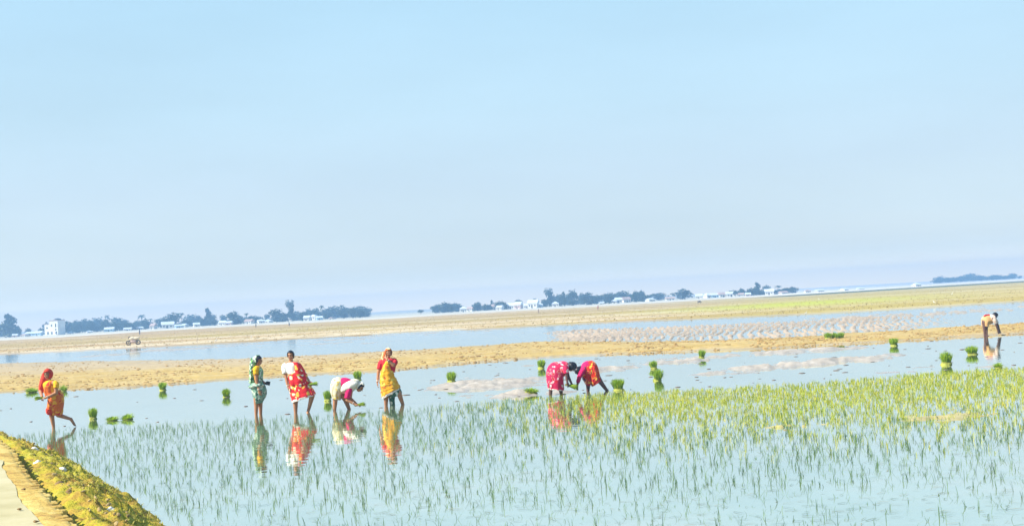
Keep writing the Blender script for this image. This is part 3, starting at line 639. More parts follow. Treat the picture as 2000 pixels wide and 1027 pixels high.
# ------------------------------------------------------------------ tied seedling bundles
B_LEAF = leafy('bundle_leaf', [(0.17, 0.32, 0.015), (0.33, 0.49, 0.02), (0.52, 0.60, 0.05)], 2.0, 0.45)
B_ROOT = simple('seedling_roots', (0.29, 0.31, 0.055), .9, .5, 3, .8)
B_TIE = simple('straw_tie', (0.55, 0.46, 0.16), .9, .2, 30)
def bundle_meshes(seed, flat=False):
    """unit bundle: 1 wide, 1 tall"""
    rnd = random.Random(seed); lf, rt, ti = MB(), MB(), MB()
    for k in range(230):
        a = rnd.uniform(0, 6.28); r = math.sqrt(rnd.random()); b = Vector((math.cos(a) * r * .33, math.sin(a) * r * .33, rnd.uniform(.02, .14)))
        tpz = rnd.uniform(.72, 1.08) - r * r * .12 if not flat else rnd.uniform(.5, 1.0) * (1.05 - r * .6)
        tp = Vector((math.cos(a) * r * (.52 if not flat else .62) + rnd.gauss(0, .03), math.sin(a) * r * (.52 if not flat else .62) + rnd.gauss(0, .03), tpz))
        m = b.lerp(tp, .55) + Vector((math.cos(a) * r * .03, math.sin(a) * r * .03, 0)); sd = Vector((-math.sin(a + rnd.uniform(-1, 1)), math.cos(a), 0)).normalized() * .022
        lf.add([b + sd, b - sd, m - sd, m + sd, tp + sd * .3 + Vector((rnd.gauss(0, .02), 0, 0)), tp - sd * .3], [(0, 1, 2, 3), (3, 2, 5, 4)])
    for k in range(34):
        a = rnd.uniform(0, 6.28); o = Vector((math.cos(a), math.sin(a), 0)); sd = Vector((-math.sin(a), math.cos(a), 0)) * .016; b = o * .25 + Vector((0, 0, .2)); m = o * rnd.uniform(.45, .6) + Vector((0, 0, rnd.uniform(.5, .85))); e_ = o * rnd.uniform(.65, .95) + Vector((0, 0, rnd.uniform(.2, .75)))
        lf.add([b + sd, b - sd, m - sd, m + sd, e_], [(0, 1, 2, 3), (3, 2, 4)])
    n = 20
    for z0, z1, ra, rb in ((-.12, .02, .42, .43), (.02, .14, .43, .34)):
        vs = []
        for z, r in ((z0, ra), (z1, rb)):
            for j in range(n): q = r * (1 + rnd.uniform(-.12, .12)); vs.append((math.cos(6.2832 * j / n) * q, math.sin(6.2832 * j / n) * q, z + rnd.uniform(-.02, .02)))
        rt.add(vs, [(j, (j + 1) % n, n + (j + 1) % n, n + j) for j in range(n)] + [tuple(n + j for j in range(n))])
    for j in range(n):
        a0, a1 = 6.2832 * j / n, 6.2832 * (j + 1) / n
        ti.capsule((math.cos(a0) * .345, math.sin(a0) * .345, .16), (math.cos(a1) * .345, math.sin(a1) * .345, .16), .022, .022, 6, 2)
    return lf.mesh('leaves', B_LEAF), rt.mesh('roots', B_ROOT), ti.mesh('tie', B_TIE)
BM = [bundle_meshes(s) for s in (1, 2, 3)]; BF = [bundle_meshes(s, True) for s in (4, 5)]
BUNDLES = [  # x, top y, base y, width, lean, flat, label
    (62, 755, 766, 24, 0, 1, 'low yellow-green seedling heap left of the woman carrying seedlings'),
    (124, 749, 764, 14, .1, 1, 'small seedling heap at the shore right of the woman in orange'),
    (182, 796, 818, 17, .05, 0, 'upright green seedling bundle beside the low floating seedlings'),
    (219, 811, 821, 24, 0, 1, 'flat bright green heap of seedlings floating on open water'),
    (249, 806, 819, 24, 0, 1, 'darker rounded seedling heap at the right end of the floating row'),
    (318, 746, 762, 16, .12, 0, 'seedling bundle standing by the shore between the left walking woman and green sari'),
    (442, 758, 775, 17, 0, 0, 'seedling bundle standing left of the woman in green'),
    (640, 762, 783, 17, -.1, 0, 'seedling bundle half hidden behind the bending woman in cream'),
    (699, 724, 742, 17, .05, 0, 'seedling bundle by the shore above the cream veil'),
    (882, 728, 748, 20, 0, 0, 'lone seedling bundle right of the woman in yellow'),
    (1057, 702, 719, 16, 0, 0, 'seedling bundle behind the woman in crimson, near the shore'),
    (1038, 759, 770, 28, 0, 1, 'low loose seedling heap at the left feet of the woman in crimson'),
    (1208, 739, 762, 25, 0, 0, 'large seedling bundle right of the bending pair'),
    (1277, 704, 720, 16, .1, 0, 'farther of two seedling bundles standing close together'),
    (1284, 720, 743, 20, .18, 0, 'nearer leaning bundle of the close pair of seedling bundles'),
    (1370, 683, 699, 14, 0, 0, 'small seedling bundle standing alone before the ploughed arcs'),
    (1618, 656, 668, 16, 0, 0, 'left bundle of three touching on the mud strip'),
    (1631, 654, 667, 15, 0, 0, 'middle bundle of three touching on the mud strip'),
    (1643, 655, 666, 14, 0, 0, 'right bundle of three touching on the mud strip'),
    (1746, 660, 675, 18, 0, 0, 'seedling bundle at the water edge right of the three touching ones'),
    (1848, 687, 712, 25, 0, 0, 'biggest upright seedling bundle left of the bending man'),
    (1899, 675, 692, 24, 0, 0, 'rounded seedling bundle just below left of the bending man'),
    (1950, 706, 718, 18, 0, 1, 'small seedling tuft at the paddy edge under the bending man')]
def place_bundles():
    rnd = random.Random(4)
    for x, ty, by, w, lean, flat, lab in BUNDLES:
        b = gpt(x, by); s = b.y / FPX; H = (dpt(x, ty, b.y) - b).z + .0; W = w * s
        hh, _ = terrain(np.array([b.x]), np.array([b.y])); b.z = max(0.0, float(hh[0]))
        root = empty('seedling_bundle', b, lab, 'seedling bundle', 'tied seedling bundles waiting in the water', rnd.uniform(0, 6), (W, W, H)); root.rotation_euler = (rnd.gauss(0, .06), lean + rnd.gauss(0, .13), rnd.uniform(0, 6))
        ms = rnd.choice(BF if flat else BM)
        for n, m in zip(('leaves', 'roots', 'tie'), ms): link(n, m, root)
place_bundles()
def hand_bunch(c, d, label, size=.2, n=70):
    """a loose handful of seedlings; d: direction the leaves point to"""
    rnd = random.Random(int(c.x * 100)); root = empty('seedling_bunch', c, label, 'seedling bunch'); lf, rt = MB(), MB(); d = Vector(d).normalized(); a = d.orthogonal().normalized(); b = d.cross(a)
    for k in range(n):
        q = rnd.uniform(0, 6.28); r = math.sqrt(rnd.random()); o = (a * math.cos(q) + b * math.sin(q)) * r
        p0 = o * .025 - d * .03; p1 = d * size * .55 * rnd.uniform(.8, 1.1) + o * size * .28; p2 = d * size * rnd.uniform(.8, 1.15) + o * size * .42 + Vector((0, 0, -.035)) * rnd.random(); sd = o.cross(d).normalized() * .006 if o.length > .01 else a * .006
        lf.add([p0 + sd, p0 - sd, p1 - sd, p1 + sd, p2], [(0, 1, 2, 3), (3, 2, 4)])
    lf.build('leaves', B_LEAF, root); rt.capsule(-d * .085, -d * .01, .03, .024, 10, 3)
    for k in range(14): rt.capsule(-d * .07, -d * rnd.uniform(.10, .13) + (a * rnd.uniform(-1, 1) + b * rnd.uniform(-1, 1)) * .025, .005, .002, 5, 2)
    rt.build('roots', B_ROOT, root)
    return root

# ------------------------------------------------------------------ people
class Person:
    def __init__(s, foot, label, group='rice planters'):
        s.g = gpt(*foot); s.Y = s.g.y; s.sc = s.Y / FPX
        s.root = empty('person', s.g, label, 'person', group); s.body = MB(); s.inv = s.g
    def p(s, x, y, dy=0.0): return dpt(x, y, s.Y + dy) - s.g
    def limb(s, pts, rad):
        for (a, b, ra, rb) in zip(pts, pts[1:], rad, rad[1:]): s.body.capsule(a, b, ra, rb, 14, 4)
    def hand(s, wrist, d, pn, size=.17, curl=.5, side=1):
        """palm and five bent fingers; d: pointing direction, pn: palm normal"""
        d = Vector(d).normalized(); pn = Vector(pn); pn = (pn - d * pn.dot(d)).normalized(); sd = d.cross(pn) * side
        w = Vector(wrist); pc = w + d * size * .27
        s.body.ellipsoid(pc, d * size * .30, sd * size * .235, pn * size * .10, 12, 8)
        for i, (o, L) in enumerate(((-.17, .40), (-.06, .47), (.055, .44), (.16, .34))):
            a = w + d * size * .50 + sd * size * o; dd = d + sd * o * .5; q = a
            for j, k in enumerate((.45, .33, .24)):
                ang = curl * (j + .6); v = (dd.normalized() * math.cos(ang) + pn * math.sin(ang)); e = q + v * size * L * k
                s.body.capsule(q, e, size * (.052 - .006 * j), size * (.047 - .006 * j), 8, 3); q = e
        a = w + d * size * .14 - sd * size * .17; b = a + (d * .7 - sd * .75 + pn * .25).normalized() * size * .22; c = b + (d * .95 - sd * .1 + pn * .4).normalized() * size * .2
        s.body.capsule(a, b, size * .07, size * .058, 8, 3); s.body.capsule(b, c, size * .055, size * .045, 8, 3)
    def foot(s, ankle, toe):
        a, t = Vector(ankle), Vector(toe); d = (t - a); dn = d.normalized()
        s.body.capsule(a, t, .042, .03, 12, 4)
        sd = dn.cross(Vector((0, 0, 1))); sd = sd.normalized() if sd.length > .1 else Vector((0, 1, 0))
        for k in range(5): s.body.capsule(t + sd * (k - 2) * .017, t + sd * (k - 2) * .019 + dn * (.045 - .005 * k), .012, .009, 8, 3)
    def head(s, c, f, u, eyes=True, sz=1.0):
        c = Vector(c); f = Vector(f).normalized(); u = Vector(u); u = (u - f * u.dot(f)).normalized(); l = u.cross(f)
        s.hc, s.hf, s.hu, s.hl, s.hs = c, f, u, l, sz; B = s.body
        B.ellipsoid(c + u * .018 * sz - f * .008, f * .094 * sz, l * .074 * sz, u * .098 * sz, 18, 12)
        B.ellipsoid(c - u * .052 * sz + f * .022 * sz, f * .06 * sz, l * .053 * sz, u * .062 * sz, 14, 10)        # jaw
        B.capsule(c + u * .012 * sz + f * .083 * sz, c - u * .022 * sz + f * .106 * sz, .009 * sz, .015 * sz, 8, 3)   # nose
        for q in (-1, 1):
            B.ellipsoid(c + l * q * .077 * sz - f * .005 - u * .008, f * .018 * sz, l * .008 * sz, u * .03 * sz, 10, 6)   # ears
            B.capsule(c + l * q * .015 * sz + u * .030 * sz + f * .083 * sz, c + l * q * .046 * sz + u * .028 * sz + f * .068 * sz, .010, .009, 8, 3)  # brows
            B.ellipsoid(c + l * q * .036 * sz - u * .022 * sz + f * .066 * sz, f * .022, l * .024, u * .022, 10, 6)  # cheeks
        if eyes:
            for q in (-1, 1):
                e = MB(); e.ellipsoid(c + l * q * .031 * sz + u * .010 * sz + f * .083 * sz, f * .009, l * .015, u * .008, 12, 8); e.build('eye', EYE, s.root)
                e = MB(); e.capsule(c + l * q * .014 * sz + u * .033 * sz + f * .0935 * sz, c + l * q * .048 * sz + u * .031 * sz + f * .077 * sz, .005, .003, 8, 2); e.build('eyebrow', HAIR, s.root)
            e = MB(); e.ellipsoid(c - u * .055 * sz + f * .083 * sz, f * .009, l * .024, u * .009, 12, 8); e.build('lips', LIP, s.root)
    def shell(s, name, m, grow, open_f=.35, low=-.6, brow=.35, thick=.006, back=1.0, jag=.0):
        """cloth or hair wrapped round the head, open over the face"""
        c, f, u, l, sz = s.hc, s.hf, s.hu, s.hl, s.hs; n, mm = 40, 26; vs = []; keep = []
        rnd = random.Random(2)
        for i in range(mm + 1):
            t = -math.pi / 2 + i / mm * math.pi
            for j in range(n):
                a = 2 * math.pi * j / n; x, y, z = math.cos(t) * math.cos(a), math.cos(t) * math.sin(a), math.sin(t)
                bk = back if x < 0 else 1.0; w = 1 + jag * math.sin(a * 9 + z * 5)
                vs.append(c + u * .016 * sz - f * .006 + (f * x * .097 * bk + l * y * .079 + u * z * .108) * sz * grow * w)
        fs = []
        for i in range(mm):
            for j in range(n):
                q = (i + .5) / mm; t = -math.pi / 2 + q * math.pi; a = 2 * math.pi * (j + .5) / n; x, y, z = math.cos(t) * math.cos(a), math.cos(t) * math.sin(a), math.sin(t)
                if z < low: continue
                if x > open_f and z < brow + (x - .7) * .2: continue
                fs.append((i * n + j, i * n + (j + 1) % n, (i + 1) * n + (j + 1) % n, (i + 1) * n + j))
        mb = MB(); mb.add(vs, fs); me = mb.mesh(name, m)
        me = bake(me, [('WELD', dict(merge_threshold=.0005)), ('SOLIDIFY', dict(thickness=thick, offset=1.0)), ('SUBSURF', dict(levels=1))], name)
        return link(name, me, s.root)
    def loft(s, name, m, rings, pleat=0, amp=.0, nsub=6, n=56, seed=1, ph=0.0, fold=.0, close=True, thick=None):
        """cloth built from cross-sections: (xl, yl, xr, yr, half depth, dy)"""
        C, A, B_ = [], [], []
        for xl, yl, xr, yr, b, dy in rings:
            P, Q = s.p(xl, yl, dy), s.p(xr, yr, dy); C.append((P + Q) / 2); A.append((Q - P) / 2); B_.append(b)
        def cr(L, i, t):
            g = lambda k: L[max(0, min(len(L) - 1, k))]
            a, b, c, d = g(i - 1), g(i), g(i + 1), g(i + 2)
            return (b * 2 + (c - a) * t + (a * 2 - b * 5 + c * 4 - d) * t * t + (b * 3 - a - c * 3 + d) * t ** 3) * .5
        rnd = random.Random(seed); vs = []; K = (len(C) - 1) * nsub + 1; phs = [rnd.uniform(0, 6.28) for _ in range(5)]
        for k in range(K):
            i = min(k // nsub, len(C) - 2); t = k / nsub - i; c, a, b = cr(C, i, t), cr(A, i, t), cr(B_, i, t); v = k / (K - 1)
            nz = a.cross(Vector((0, 1, 0))); nz = nz.normalized() if nz.length > 1e-6 else Vector((0, 0, 1))
            for j in range(n):
                q = 2 * math.pi * j / n; w = 1.0
                if pleat: w += amp * (.3 + .7 * v) * (math.sin(pleat * q + phs[0] + 1.2 * math.sin(3 * v + phs[1])) + .5 * math.sin((pleat * 2 - 3) * q + phs[2] + 2 * v))
                off = 0.0
                if fold: off = fold * (math.sin(5 * q * .5 + 26 * v + phs[3]) + .6 * math.sin(3 * q + 47 * v + phs[4])); w += off * 1.0
                vs.append(c + a * math.cos(q) * w + Vector((0, 1, 0)) * (b * math.sin(q) * w) + nz * off * .03)
        fs = [(k * n + j, k * n + (j + 1) % n, (k + 1) * n + (j + 1) % n, (k + 1) * n + j) for k in range(K - 1) for j in range(n)]
        mb = MB(); mb.add(vs, fs)
        if close:
            mb.f.append(tuple(range(n - 1, -1, -1))); mb.f.append(tuple((K - 1) * n + j for j in range(n))); mb.mi += [0, 0]
        me = mb.mesh(name, m)
        if thick: me = bake(me, [('SOLIDIFY', dict(thickness=thick, offset=0))], name)
        o = link(name, me, s.root); return o
    def tube(s, name, m, pts, rad, amp=.06):
        """a sleeve or a twist of cloth along a limb"""
        mb = MB(); rnd = random.Random(len(name)); n = 20; vs = []; P = [Vector(p) for p in pts]; ks = []
        for i in range(len(P) - 1):
            for t in np.linspace(0, 1, 7)[: (7 if i == len(P) - 2 else 6)]: ks.append((P[i].lerp(P[i + 1], t), (P[i + 1] - P[i]).normalized(), rad[i] * (1 - t) + rad[i + 1] * t))
        for k, (c, d, r) in enumerate(ks):
            a = d.cross(Vector((0, 1, .2))).normalized(); b = d.cross(a)
            for j in range(n):
                q = 6.2832 * j / n; w = r * (1 + amp * math.sin(k * 1.7 + 2 * q) + amp * .5 * math.sin(5 * q)); vs.append(c + a * math.cos(q) * w + b * math.sin(q) * w)
        fs = [(k * n + j, k * n + (j + 1) % n, (k + 1) * n + (j + 1) % n, (k + 1) * n + j) for k in range(len(ks) - 1) for j in range(n)] + [tuple(range(n - 1, -1, -1)), tuple((len(ks) - 1) * n + j for j in range(n))]
        mb.add(vs, fs); return mb.build(name, m, s.root)
    def finish(s, m, voxel=.0065):
        me = s.body.mesh('body', m)
        me = bake(me, [('REMESH', dict(mode='VOXEL', voxel_size=voxel)), ('SMOOTH', dict(factor=.5, iterations=3)), ('DECIMATE', dict(ratio=.35))], 'body')
        return link('body', me, s.root)

UP = Vector((0, 0, 1))
C_ORANGE = print_cloth('orange_print', (0.66, 0.13, 0.012), (0.82, 0.38, 0.02), 9, (0.56, 0.03, 0.012), .48)
C_RED_VEIL = simple('red_veil_cloth', (0.60, 0.045, 0.02), .8, .3, 7, .4)
C_GREEN = print_cloth('green_leaf_print', (0.03, 0.115, 0.06), (0.55, 0.64, 0.50), 15, (0.16, 0.38, 0.10), .62)
C_GREENSK = print_cloth('green_skirt_print', (0.18, 0.33, 0.23), (0.56, 0.62, 0.50), 13, (0.04, 0.12, 0.08), .60)
C_YBLOUSE = simple('yellow_blouse_cloth', (0.80, 0.42, 0.01), .8, .15, 8, .3)
C_REDFL = print_cloth('red_flower_print', (0.66, 0.012, 0.018), (0.84, 0.46, 0.06), 11, (0.80, 0.66, 0.50), .50)
C_WHITE = simple('white_blouse_cloth', (0.80, 0.77, 0.70), .8, .08, 8, .3)
C_CREAM = print_cloth('cream_print', (0.80, 0.70, 0.46), (0.80, 0.56, 0.12), 8, None, .30)
C_CREAM2 = print_cloth('cream_veil_print', (0.80, 0.73, 0.60), (0.80, 0.60, 0.30), 12, None, .22)
C_MAG = simple('magenta_blouse_cloth', (0.58, 0.008, 0.11), .8, .2, 8, .3)
C_YELL = print_cloth('yellow_gold_print', (0.76, 0.36, 0.012), (0.80, 0.55, 0.08), 10, (0.52, 0.15, 0.012), .46)
C_REDBL = simple('red_blouse_cloth', (0.56, 0.02, 0.03), .8, .2, 8, .3)
C_PETTI = print_cloth('green_white_petticoat', (0.05, 0.13, 0.075), (0.70, 0.72, 0.62), 8, None, .36)
C_VEIL5 = print_cloth('orange_veil_print', (0.62, 0.14, 0.03), (0.75, 0.60, 0.30), 9, None, .4)
C_CRIM = print_cloth('crimson_star_print', (0.62, 0.012, 0.08), (0.80, 0.55, 0.55), 9, (0.66, 0.012, 0.02), .40)
C_SCAR = print_cloth('scarlet_print', (0.66, 0.03, 0.012), (0.82, 0.52, 0.06), 10, (0.55, 0.01, 0.06), .42)
C_BORDER = simple('pale_border_cloth', (0.75, 0.70, 0.62), .8, .2, 20)
C_SHIRT = simple('pale_pink_shirt_cloth', (0.66, 0.50, 0.40), .8, .12, 8, .3)
C_DHOTI = print_cloth('cream_wrap', (0.64, 0.36, 0.14), (0.74, 0.50, 0.26), 6, None, .35)
BLACK = simple('black_leather', (0.02, 0.02, 0.022), .5, .3, 12)
BANGLE = simple('bangle', (0.75, 0.7, 0.6), .35, .1)
def bangle(P, c, d, r=.034):
    mb = MB(); d = Vector(d).normalized(); a = d.orthogonal().normalized(); b = d.cross(a); n = 16
    for j in range(n):
        q0, q1 = 6.2832 * j / n, 6.2832 * (j + 1) / n
        mb.capsule(Vector(c) + (a * math.cos(q0) + b * math.sin(q0)) * r, Vector(c) + (a * math.cos(q1) + b * math.sin(q1)) * r, .006, .006, 6, 2)
    mb.build('bangle', BANGLE, P.root)

def woman_orange():
    P = Person((105, 836), 'woman in orange sari and red veil wading left with seedlings in her hands'); p = P.p
    P.head(p(93.5, 731.5, -.03), (-.35, -.93, -.08), (-.05, 0, 1))
    P.limb([p(96, 742), p(97, 748), p(100, 757), p(107, 771), p(110, 779)], [.052, .085, .105, .115, .13])
    P.limb([p(95, 736), p(96.5, 746)], [.05, .056])
    P.limb([p(87, 749, .05), p(105, 747.5, -.12)], [.06, .065])
    P.limb([p(108.5, 749.5, -.15), p(109.5, 767, -.19), p(90, 776, -.26)], [.052, .043, .029]); P.hand(p(90, 776, -.26), (-.95, -.1, -.2), (.1, .3, -1), .165, .6, 1)
    P.limb([p(85.5, 751, .05), p(79, 764, -.02), p(82, 774, -.18)], [.05, .042, .03]); P.hand(p(82, 774, -.18), (.1, -.4, -.6), (1, 0, 0), .165, .7, -1)
    P.limb([p(105, 782, -.05), p(101, 812, -.07), p(104.5, 832, -.05), p(105, 843, -.05)], [.10, .062, .04, .036]); P.foot(p(105, 842, -.05), p(96, 846, -.1))
    P.limb([p(112, 782, .07), p(114, 810, .07), p(138.5, 818, .14)], [.10, .062, .036]); P.foot(p(138.5, 818, .14), p(145.5, 829, .13))
    P.finish(SKIN)
    P.shell('veil', C_RED_VEIL, 1.22, .48, -.85, .42, .008, 1.2)
    P.loft('veil_drape', C_RED_VEIL, [(83.5, 728, 97, 738, .13, .05), (79, 743, 95, 750, .15, .06), (76.5, 757, 90, 760, .12, .06), (77, 768, 82, 769, .05, .05)], 6, .07, seed=3)
    P.loft('blouse', C_YBLOUSE, [(90, 744, 103, 741, .08, -.02), (84.5, 749, 111.5, 746, .135, -.03), (86, 758, 112, 757, .14, -.03), (91, 768, 116, 766, .14, -.02)], 5, .02, seed=4)
    P.tube('sleeve', C_YBLOUSE, [p(106.5, 746.5, -.12), p(110, 750, -.155), p(110, 757.5, -.17)], [.06, .07, .064])
    P.tube('sleeve', C_RED_VEIL, [p(87, 749, .04), p(84, 754.5, .03), p(81.5, 759, .02)], [.066, .065, .058])
    P.loft('sari_drape', C_ORANGE, [(94, 744, 110.5, 742.5, .09, -.07), (88, 753, 105, 755, .125, -.08), (86, 764, 108, 766, .14, -.06), (89, 774, 118, 772, .16, -.04)], 7, 0.0600, seed=5, fold=.02)
    P.loft('sari_skirt', C_ORANGE, [(94, 766, 117, 761, .14, 0), (93.5, 775, 122.5, 769, .18, 0), (93.5, 786, 124, 782, .19, .01), (92, 797, 122.5, 797, .19, .01), (91, 804, 121, 808, .175, .01), (94, 808.5, 119, 811, .16, .01)], 9, 0.0525, seed=6, fold=.012)
    P.loft('sari_border', C_RED_VEIL, [(91, 797, 105.5, 800, .16, -.06), (90.6, 802, 105.5, 806, .165, -.06), (93, 808, 106, 810, .15, -.06)], 7, .04, seed=8)
    bangle(P, p(93, 774.8, -.25), (-.95, 0, -.3))
    hand_bunch(P.g + p(81, 777, -.26), (-.75, -.25, .05), 'green seedlings held low in the hands of the wading woman in orange', .16, 110)
woman_orange()

def woman_green():
    P = Person((505, 809), 'woman in green patterned sari standing in profile with a black pouch'); p = P.p
    P.head(p(504.5, 704.3), (1, -.15, -.02), (-.05, 0, 1))
    P.limb([p(503, 711), p(502, 718), p(502, 728), p(502, 742), p(503, 754)], [.05, .075, .10, .105, .12])
    P.limb([p(500.5, 721, -.13), p(501, 721, .13)], [.055, .055])
    P.limb([p(499.5, 722, -.16), p(501, 744, -.19), p(506, 762, -.20)], [.05, .042, .029]); P.hand(p(506, 762, -.20), (.25, 0, -1), (0, 1, 0), .165, .35, -1)
    P.limb([p(504, 722, .14), p(508, 741, .14), p(518, 748.5, -.02)], [.05, .042, .03]); P.hand(p(518, 748.5, -.02), (1, -.1, -.1), (0, 0, -1), .16, .8, 1)
    P.limb([p(501, 760, -.07), p(500.5, 786, -.07), p(500.2, 808, -.06), p(500.2, 817, -.06)], [.10, .062, .04, .036]); P.foot(p(500.2, 816, -.06), p(510, 819, -.07))
    P.limb([p(506, 760, .07), p(508.5, 786, .07), p(509, 808, .07), p(509, 817, .07)], [.10, .062, .04, .036]); P.foot(p(509, 816, .07), p(519, 818, .06))
    P.finish(SKIN)
    P.shell('hair', HAIR, 1.06, .30, -.5, .30, .008, 1.08)
    P.shell('veil', C_GREEN, 1.17, -.15, -.8, .95, .008, 1.25)
    P.loft('veil_drape', C_GREEN, [(490.5, 698, 502, 704, .10, .01), (488, 711, 501, 714, .13, .02), (487.5, 725, 499, 726, .155, .02), (487, 739, 500, 739, .15, .02), (486.5, 748, 500, 747, .13, .02)], 6, .06, seed=3, fold=.015)
    P.loft('blouse', C_YBLOUSE, [(497, 714, 508, 714, .10, 0), (495.5, 720, 511, 719, .15, 0), (495.5, 730, 512.5, 729, .15, 0), (496, 741, 510, 741, .14, 0)], 5, .02, seed=4)
    P.tube('sleeve', C_YBLOUSE, [p(500, 718.5, -.12), p(499.3, 722, -.165), p(500.3, 731, -.18)], [.06, .07, .063])
    P.loft('sari_drape', C_GREEN, [(503, 716, 509, 715, .08, .0), (503.5, 725, 513.5, 724, .145, .0), (502, 738, 513.2, 737, .15, .0), (498, 749, 513, 747, .155, 0)], 7, 0.0600, seed=5, fold=.015)
    P.loft('sari_skirt', C_GREENSK, [(491, 747, 513, 746, .15, 0), (488, 753, 516.5, 751, .18, 0), (491.5, 762, 520, 760, .20, 0), (494.5, 774, 519.5, 772, .19, 0), (496.5, 783, 514.5, 781, .16, 0), (498, 788, 512, 786.5, .13, 0)], 9, 0.0675, seed=6, fold=.015)
    P.tube('waist_roll', C_GREENSK, [p(487, 755.5, -.10), p(494, 753.5, -.19), p(505, 752, -.205), p(516, 751.5, -.12)], [.035, .045, .045, .03])
    bangle(P, p(505, 759, -.20), (.2, 0, -1)); bangle(P, p(505.4, 760.6, -.20), (.2, 0, -1))
    c = P.g + p(523, 748.5, -.05); root = empty('pouch', c, 'small black pouch with a cord held out by the woman in green', 'pouch')
    b = MB(); b.box((0, 0, 0), (.115, .07, .085)); me = bake(b.mesh('pouch', BLACK), [('BEVEL', dict(width=.02, segments=3))], 'bag'); o = link('bag', me, root); o.rotation_euler = (0, R(12), 0)
    f = MB(); f.box((.01, 0, .045), (.10, .075, .02)); o = link('flap', bake(f.mesh('flap', BLACK), [('BEVEL', dict(width=.008, segments=2))], 'flap'), root); o.rotation_euler = (0, R(12), 0)
    s = MB(); q = [Vector((-.06, 0, .01)), Vector((-.10, 0, -.01)), Vector((-.115, -.02, -.05)), Vector((-.10, -.02, -.10)), Vector((-.09, 0, -.03))]
    for a, bb in zip(q, q[1:]): s.capsule(a, bb, .008, .008, 8, 2)
    s.build('cord', BLACK, root)
woman_green()

def woman_red():
    P = Person((578, 806), 'woman in red flowered sari and white blouse standing upright facing the camera'); p = P.p
    P.head(p(567.8, 694.6, -.02), (-.12, -.98, -.04), (-.02, 0, 1))
    P.limb([p(568, 706), p(569, 713), p(573, 724), p(579, 742), p(583, 754)], [.055, .09, .115, .12, .14])
    P.limb([p(568, 700), p(568.5, 710)], [.05, .056])
    P.limb([p(558, 712), p(580, 712)], [.062, .062])
    P.limb([p(556, 714, -.01), p(558, 733, -.05), p(562, 754, -.13)], [.054, .044, .029]); P.hand(p(562, 754, -.13), (.15, -.1, -1), (1, .2, 0), .17, .4, -1)
    P.limb([p(583, 714, .0), p(596, 733, .03), p(604.5, 745, -.05)], [.054, .044, .03]); P.hand(p(604.5, 745, -.05), (.5, -.1, -.8), (-.3, -.9, 0), .17, .7, 1)
    P.limb([p(578, 760, .0), p(577, 785, -.03), p(577.5, 805, -.02), p(577.5, 815, -.02)], [.11, .068, .043, .038]); P.foot(p(577.5, 814, -.02), p(573, 819, -.14))
    P.limb([p(588, 758, .0), p(609.5, 773, -.10), p(603.5, 797, .0), p(601, 806, .0)], [.11, .07, .043, .036]); P.foot(p(602.5, 800, .0), p(600, 808, -.13))
    P.finish(SKIN)
    P.shell('hair', HAIR, 1.07, .40, -.35, .55, .010, 1.1)
    h = MB(); h.ellipsoid(P.hc - P.hf * .125 - P.hu * .03, P.hf * .05, P.hl * .06, P.hu * .06); h.build('hair_bun', HAIR, P.root)
    P.loft('blouse', C_WHITE, [(562.5, 708, 575, 707, .09, 0), (556.5, 712, 583.5, 712, .135, 0), (557.5, 722, 584, 722, .15, 0), (561.5, 730, 586, 730, .15, 0)], 5, .02, seed=4)
    P.tube('sleeve', C_WHITE, [p(560, 711.5), p(555.8, 715.5, -.01), p(556.8, 729.5, -.05)], [.066, .08, .07])
    P.loft('sari_drape', C_REDFL, [(571, 706.5, 583.5, 707, .10, -.02), (575, 716, 588, 714, .155, -.02), (573, 727, 592, 723, .165, -.02), (562.5, 731.5, 596, 731, .175, -.02), (563, 742, 602, 741, .19, -.02), (565, 752, 604, 750, .20, -.02)], 7, 0.0450, seed=5, fold=.015)
    P.loft('sari_skirt', C_REDFL, [(564.5, 745, 604, 744, .18, 0), (565, 756, 607.5, 753, .21, 0), (566.5, 767, 612, 761, .22, -.02), (569, 777, 615, 767.5, .22, -.04), (570.5, 784, 615, 770, .21, -.05)], 9, 0.0525, seed=6, fold=.012)
    P.loft('sari_border', C_BORDER, [(569.6, 781, 615.2, 768.6, .222, -.045), (570.4, 786, 615.4, 771.5, .215, -.05)], 9, .035, seed=6)
    P.tube('sleeve', C_REDFL, [p(580, 711), p(584, 714.5), p(592, 727, .02), p(597.5, 736, .02)], [.066, .075, .07, .06])
    bangle(P, p(561.3, 751.5, -.12), (.15, 0, -1)); bangle(P, p(561.7, 753, -.125), (.15, 0, -1)); bangle(P, p(603.5, 743.8, -.045), (.5, 0, -.6))
    hand_bunch(P.g + p(608, 750, -.08), (.9, .1, .08), 'dark green seedlings hanging from the left hand of the woman in red', .17, 90)
woman_red()

